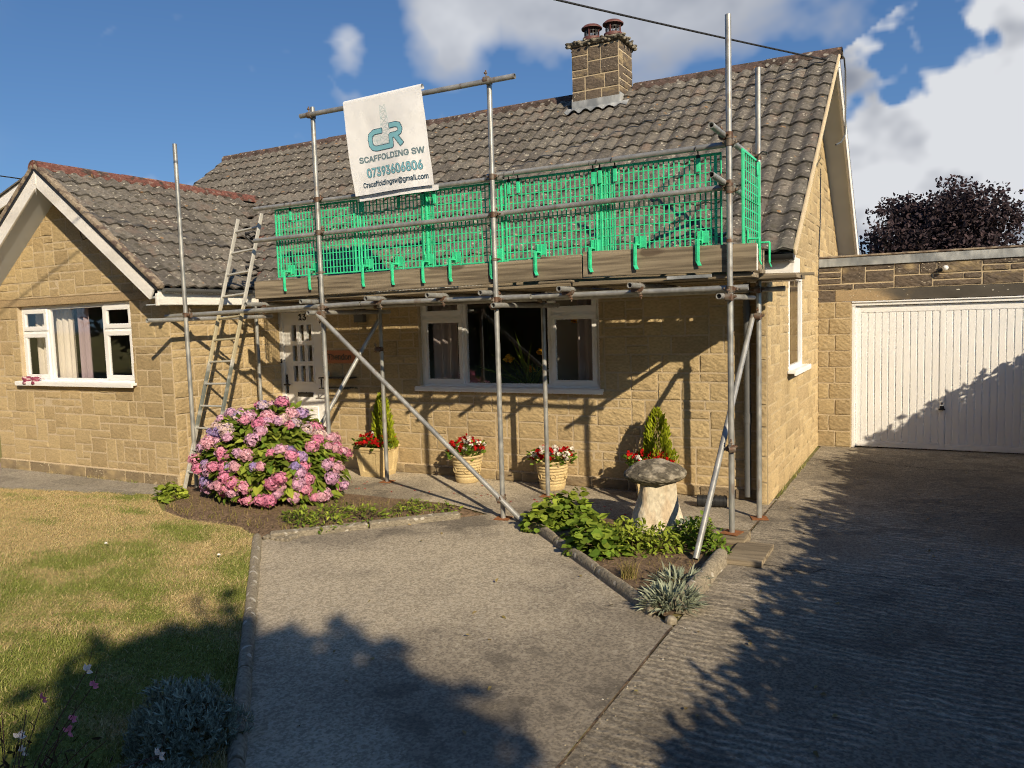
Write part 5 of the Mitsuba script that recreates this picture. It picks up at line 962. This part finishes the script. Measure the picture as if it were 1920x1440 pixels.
k = 2600; pp = np.column_stack([rng.uniform(-7.2, -4.2, k), rng.uniform(5.2, 6.6, k), np.full(k, .03)]); pp = pp[shapely.contains_xy(pg := Polygon([(-7.3, 5.9), (-7.15, 5.42), (-6.6, 5.25), (-5.85, 5.25), (-5.42, 5.08), (-5.30, 5.10), (-3.95, 6.54), (-4.35, 6.7)]), pp[:, 0], pp[:, 1])]; k = len(pp); put(mb, blades(pp, randdir(k)[:, :2], rng.uniform(.03, .10, k), np.full(k, .006), rng.uniform(.02, .08, k)))
solo('dry_litter', mb, 'm_straw', 'dry straw and weeds scattered on the bare soil of the beds', 'dry weeds', kind='stuff')
# foreground: grey artemisia and gaura in the shade
def artemisia(label, c, r, h, n):
    t = thing('artemisia', label, 'plant', None); c = np.asarray(c, float); D = randdir(n); D[:, 2] = abs(D[:, 2]); f = .5+.5*np.sqrt(rng.random(n)); C = c+D*np.array([r, r, h])*f[:, None]*lumpy(D, 2.2, .25, 3)[:, None]; ax = unit(D+np.array([0, 0, .5])+.5*randdir(n)); mb = MB()
    for q in range(5):
        e_ = unit(ax+.9*(q-2)*.35*unit(np.cross(ax, D+.01))); put(mb, leaves(C, e_, unit(D+.2*randdir(n)), rng.uniform(.022, .05, n), .0075, shape='lance', curl=.25))
    part(t, 'foliage', mb, 'm_artemisia'); mb = MB()
    for i in range(24): mb.path([c+[D[i, 0]*.05, D[i, 1]*.05, 0], c*.4+C[i]*.6, C[i]], .005, 5)
    part(t, 'stem', mb, 'm_stem')
artemisia('grey feathery plant beside the lawn kerb in the shade', (-3.02, 2.32, .0), .26, .29, 1300)
artemisia('lower grey feathery plant at the bottom edge of the picture', (-2.66, 1.80, .0), .30, .20, 1200)
t = thing('gaura', 'wispy plant with small white and pink flowers in the shaded corner', 'flowers'); mb = MB(); fl = [(-2.90, 1.80, .60), (-3.41, 1.8, .21), (-3.05, 1.8, .32), (-2.50, 1.8, .355), (-3.21, 1.8, .42), (-2.90, 1.82, .53), (-3.02, 1.8, .375), (-2.35, 1.7, .25), (-3.30, 1.75, .20)]; P0 = np.array([-3.05, 1.55, .0])
for p_ in fl: p_ = np.array(p_); mb.path([P0+rng.normal(0, .08, 3)*[1, 1, 0], P0*.4+p_*.6+[0, 0, .06], p_, p_+[.01, .02, .07]], [.0022, .0018, .0015, .001], 5)
for i in range(14): e_ = P0+[rng.normal(0, .35), rng.normal(.1, .15), rng.uniform(.15, .5)]; mb.path([P0+rng.normal(0, .08, 3)*[1, 1, 0], P0*.5+e_*.5+[0, 0, .05], e_], .0018, 5)
part(t, 'stem', mb, 'm_gaura_stem'); mat('m_gaura_stem', two(principled(rgb(.09, .028, .03), .7)))
n = 260; C = P0+np.column_stack([rng.normal(0, .28, n), rng.normal(.02, .12, n), rng.uniform(.02, .30, n)]); mb = MB(); put(mb, leaves(C, unit(randdir(n)+[0, 0, .8]), randdir(n), rng.uniform(.03, .06, n), .012, shape='lance')); part(t, 'foliage', mb, 'm_gaura_leaf'); leafmat('m_gaura_leaf', (.05, .03, .025), (.06, .07, .03), .3)
for i, p_ in enumerate(fl):
    mb = MB(); q = 4; a = np.array([-.25, .55, 1.35, 2.3])+rng.normal(0, .25, q); tilt = unit(np.array([.45, -.85, .3])+rng.normal(0, .25, 3)); e1 = unit(np.cross([0, 0, 1.], tilt)); e2 = np.cross(tilt, e1); D = np.cos(a)[:, None]*e1+np.sin(a)[:, None]*e2+tilt*.25; put(mb, leaves(np.tile(p_, (q, 1)), unit(D), np.tile(tilt, (q, 1)), .030 if i not in (5, 6) else .023, .018, shape='oval', tone=np.full(q, .0 if i in (2, 5, 6, 4) else 1.))); part(t, 'blossom', mb, 'm_gaura')
mat('m_gaura', {'type': 'principledthin', 'base_color': P(lambda p, n, uv: mix((.78, .30, .50), (.90, .86, .86), uv.x)), 'roughness': .5, 'diff_trans': .5, 'spec_trans': 0.0, 'eta': 1.4})

# ------------------------------------------------------------------ lawn blades (thicker where the lawn is near and in view)
pts = np.column_stack([rng.uniform(-12.5, -2.4, 520000), rng.uniform(1.9, 6.0, 520000)]); pts = pts[shapely.contains_xy(LAWN.buffer(-.02), pts[:, 0], pts[:, 1])]; pts = pts[seen(np.column_stack([pts, np.full(len(pts), .03)]), 30)]
w = project(np.column_stack([pts, np.zeros(len(pts))]))[:, 2]; pts = pts[rng.random(len(pts)) < np.clip(4.6/w, .25, 1.)**1.2][:150000]; n = len(pts)
tall = meshkit.fbm(np.column_stack([pts*2.1, np.zeros(n)]), 3, 12)+.7*np.clip(1-np.abs(pts[:, 0]+pts[:, 1]+.41)/.2, 0, 1); mb = MB(); put(mb, blades(np.column_stack([pts, np.full(n, .002)]), unit(rng.normal(size=(n, 2))+.3), rng.uniform(.012, .036, n)*(.6+.9*tall), rng.uniform(.003, .006, n), rng.uniform(.01, .04, n)))
solo('grass', mb, 'm_blade', 'short dry lawn grass with straw-coloured and green patches', 'grass', kind='stuff')
for x, y, lb in ((-5.20, 4.40, 'tiny white scrap lying on the lawn by the kerb'), (-6.45, 4.25, 'tiny pale leaf lying on the dry part of the lawn')):
    mb = MB(); put(mb, leaves(np.array([[x, y, .05]]), np.array([[1., .3, .1]]), np.array([[0, -.4, 1.]]), .035, .025)); solo('litter', mb, 'm_paint', lb, 'litter')
k = 40; mb = MB(); C = np.column_stack([rng.uniform(-6.2, -2.2, k), rng.uniform(7.0, 7.7, k), np.full(k, .006)]); put(mb, leaves(C, unit(randdir(k)*[1, 1, .1]), np.tile((0, 0, 1.), (k, 1)), .025, .02, tone=np.zeros(k))); solo('fallen_petals', mb, 'm_bloom', 'red petals fallen on the concrete by the pots', 'petals', kind='stuff')

# grit, dead leaves and weeds that collect on the concrete and along the wall foot
mb = MB(); k = 900; ico = trimesh.creation.icosphere(subdivisions=0); C = np.column_stack([rng.uniform(-5.3, 1.2, k), 1.6+6.2*rng.random(k)**1.3, np.zeros(k)])
e_ = rng.random(k); C[:260, 0] = -1.40+rng.normal(0, .05, 260); C[260:420] = np.column_stack([rng.uniform(-7.2, -1.6, 160), 7.99-abs(rng.normal(0, .04, 160)), np.zeros(160)]); C[420:560, 0] = XG+.02+abs(rng.normal(0, .04, 140)); C[420:560, 1] = rng.uniform(7.9, 11.5, 140)
for c_ in C: mb.add(c_+ico.vertices*rng.uniform(.003, .009)*np.array([1, 1, .6]), ico.faces)
solo('grit', mb, 'm_kerb', 'loose grit and small stones scattered over the concrete', 'grit', kind='stuff')
mb = MB(); k = 90; C = np.column_stack([rng.uniform(-5., 1.2, k), rng.uniform(2.4, 10.5, k), np.full(k, .012)]); put(mb, leaves(C, unit(randdir(k)*[1, 1, .15]), unit(np.array([0, 0, 1.])+.4*randdir(k)), rng.uniform(.02, .045, k), .02, tone=rng.random(k)*.5)); solo('fallen_leaves', mb, 'm_straw', 'a few dry brown leaves lying on the drive', 'leaves', kind='stuff')
mb = MB(); k = 420; C = np.vstack([np.column_stack([XG+.02+.03*rng.random(k//2), rng.uniform(7.95, 11.5, k//2), np.zeros(k//2)]), np.column_stack([rng.uniform(-11.5, -8.1, k-k//2), 6.28-.03*rng.random(k-k//2), np.full(k-k//2, .01)])]); C = C[meshkit.noise(C*np.array([2.3, 2.3, 0])+.4) > .5]; k = len(C)
put(mb, blades(C, randdir(k)[:, :2], rng.uniform(.02, .07, k), np.full(k, .006), rng.uniform(.01, .05, k))); solo('wall_foot_weeds', mb, 'm_blade', 'thin weeds growing along the foot of the stone walls', 'weeds', kind='stuff')

# ------------------------------------------------------------------ trees, hedges, neighbours
def foliage_tree(name, label, cat, base, h, crown, n, size, m, clumps, group=None, limbs=9, trunk=.16, spread=.16, seed=21):
    global rng; rng = np.random.default_rng(seed+int(abs(base[0])*10))
    t = thing(name, label, cat, group); base = np.asarray(base, float); cc = base+np.array(crown[:3]); cr = np.array(crown[3:]); mb = MB(); CL = []
    for i in range(clumps): d = randdir(1)[0]; CL.append((cc+d*cr*(rng.random()**.4)*np.array([1, 1, 1]), rng.uniform(.16, .34)))
    for (c, s_) in CL:
        k = max(10, int(n/clumps)); q = np.clip(rng.normal(size=(k, 3)), -1.45, 1.45)*cr.mean()*s_*.62*np.array([1, 1, .85])+c; put(mb, leaves(q, randdir(k), randdir(k), rng.uniform(size*.6, size*1.3, k), size*.62, shape='dia' if size > .14 else 'oval'))
    part(t, 'crown', mb, m); mb = MB(); top = cc-[0, 0, cr[2]*.2]; mb.path([base, base*.5+top*.5+[.1, .05, 0], top], [trunk, trunk*.8, trunk*.5], 9)
    for (c, s_) in CL[:limbs]: mb.path([base*.45+top*.55, (top+c)/2+[0, 0, -.15], c], [trunk*.45, trunk*.28, trunk*.1], 6)
    part(t, 'trunk', mb, 'm_bark'); return t
foliage_tree('copper_beech', 'dark purple-leaved tree beyond the garage roof', 'tree', (.55, 30, 0), 6, (-.20, 0, 3.6, 2.35, 1.9, 2.2), 24000, .14, 'm_beech', 85, limbs=16)
t = foliage_tree('sapling', 'thin wispy branches left of the dark tree behind the garage', 'tree', (-1.75, 29, 0), 5, (.1, 0, 4.3, .55, .5, 1.1), 420, .13, 'm_beech', 22, limbs=20, trunk=.03)
# out of the picture: the clipped hedge along the drive and the tree by the road, whose shade falls across the foreground
def hedge(name, label, x0, x1, y0, y1, z1, n, size, kind=None):
    t = thing(name, label, 'hedge'); mb = MB(); core = MB(); core.box((x0+.12, y0+.12, 0), (x1-.12, y1-.12, z1-.14)); part(t, 'core', core, 'm_bark'); A = [(y1-y0)*z1, (y1-y0)*z1, (y1-y0)*(x1-x0), (x1-x0)*z1, (x1-x0)*z1]; s_ = sum(A)
    for f, a in enumerate(A):
        k = int(n*a/s_); u, v = rng.random(k), rng.random(k); dpt = rng.random(k)**1.5*.16; j = (meshkit.fbm(np.column_stack([u*(y1-y0)*1.3, v*3, np.full(k, f*3.)]), 3, 5)-.5)*.34
        if f == 0: C = np.column_stack([x0+dpt+j, y0+u*(y1-y0), v*z1])
        elif f == 1: C = np.column_stack([x1-dpt-j, y0+u*(y1-y0), v*z1])
        elif f == 2: C = np.column_stack([x0+v*(x1-x0), y0+u*(y1-y0), z1-dpt-j*.8])
        elif f == 3: C = np.column_stack([x0+u*(x1-x0), y0+dpt+j, v*z1])
        else: C = np.column_stack([x0+u*(x1-x0), y1-dpt-j, v*z1])
        put(mb, leaves(C, randdir(k), randdir(k), rng.uniform(size*.6, size*1.3, k), size*.6, shape='dia'))
    part(t, 'foliage', mb, 'm_hedge'); return t
hedge('hedge', 'clipped green hedge along the right side of the driveway', 1.52, 2.7, -5.0, 11.62, 1.61, 40000, .12)
foliage_tree('road_tree', 'leafy tree behind the viewer beside the driveway', 'tree', (3.22, -2.56, 0), 6, (0, 0, 2.78, .98, .98, 1.66), 34000, .22, 'm_hedge', 210, trunk=.10)
hedge('hedge', 'tall hedge on the far side of the road behind the viewer', -30, 26, -19, -16.5, 3.6, 26000, .32)
for i, (x_, y_, h_) in enumerate(((-31, -11, 10), (-24, -13, 11), (-17.5, -12.5, 10.5), (-11.5, -13.5, 11.5), (-6, -13, 10), (-.5, -13.5, 11), (5.5, -14, 10), (-37, -5, 11), (-40, 4, 10))):
    foliage_tree('tree', 'tall broadleaved tree on the far side of the road behind the viewer', 'tree', (x_, y_, 0), h_, (0, 0, h_*.55, 3.4, 2.6, h_*.45), 5200, .55, 'm_hedge', 60, group='tall trees across the road', trunk=.25)
# neighbour's bungalow, only its verge and roof showing past the wing
N_ = thing('neighbour_house', 'low tiled roof with a white barge board beyond the left gable', 'house'); nx, ny0, ny1, nz = -15.75, 9.5, 17.0, 5.11; hw, sl = 3.8, .30; ax_ = math.atan(sl)
Bq0 = frame((nx-hw, ny0+.35, 0), (1, 0, 0), (0, 0, 1)); mb = MB(); mb.poly(Polygon([(0.2, 0), (hw, 0), (hw, nz-.2), (.2, nz-hw*sl-.15)]), Bq0, -.2, 0); part(N_, 'wall', mb, 'm_mortar', smooth=False)
for sg in (-1,):
    Bq = (np.array([nx, ny0, nz]), np.array([[sg*math.cos(ax_), 0, -math.sin(ax_)], [0, 1, 0], [sg*math.sin(ax_), 0, math.cos(ax_)]])); L_ = hw/math.cos(ax_)
    mb = MB(); mb.box((0, 0, -.04), (L_, ny1-ny0, 0), Bq); k = part(N_, 'roof', mb, 'm_tile'); mb = MB(); mb.box((0, -.02, -.24), (L_, .02, -.05), Bq); part(N_, 'barge_board', mb, 'm_paint')
    for j in range(14):
        mb = MB(); mb.box((j*.34, -.03, .0), (j*.34+.36, ny1-ny0, .03), (Bq[0], Bq[1])); part(k, 'tile_course', mb, 'm_tile')
# overhead wires
def wire(name, label, a, b, sag, r):
    a, b = np.asarray(a, float), np.asarray(b, float); s_ = np.linspace(0, 1, 60)[:, None]; q = a*(1-s_)+b*s_; q[:, 2] -= sag*4*s_[:, 0]*(1-s_[:, 0]); solo(name, MB().path(q, r, 6), 'm_black', label, 'cable')
pa, pb = np.array([-1.14, 11.15, 5.06]), np.array([-1.816, 6.0, 4.124]); pc = np.array([-.799, 2.0, 2.748])
wire('overhead_cable', 'black cable crossing the sky to the ridge end of the bungalow', pa, (-11.9, -6.0, 6.05), .22, .011)
wire('overhead_cable', 'thin black cable meeting the apex of the wing gable from the left', (-9.94, 6.02, 3.82), (-19.6, 4.0, 6.0), .08, .008)
for i in range(1): mb = MB(); mb.tube(pa+[.02, .03, -.06], pa+[-.10, -.12, -.01], .006); mb.tube(pa, pa+[-.16, -.26, .01], .014, n=8); solo('cable_clamp', mb, 'm_black', 'black cable fixing at the ridge end', 'cable clamp')
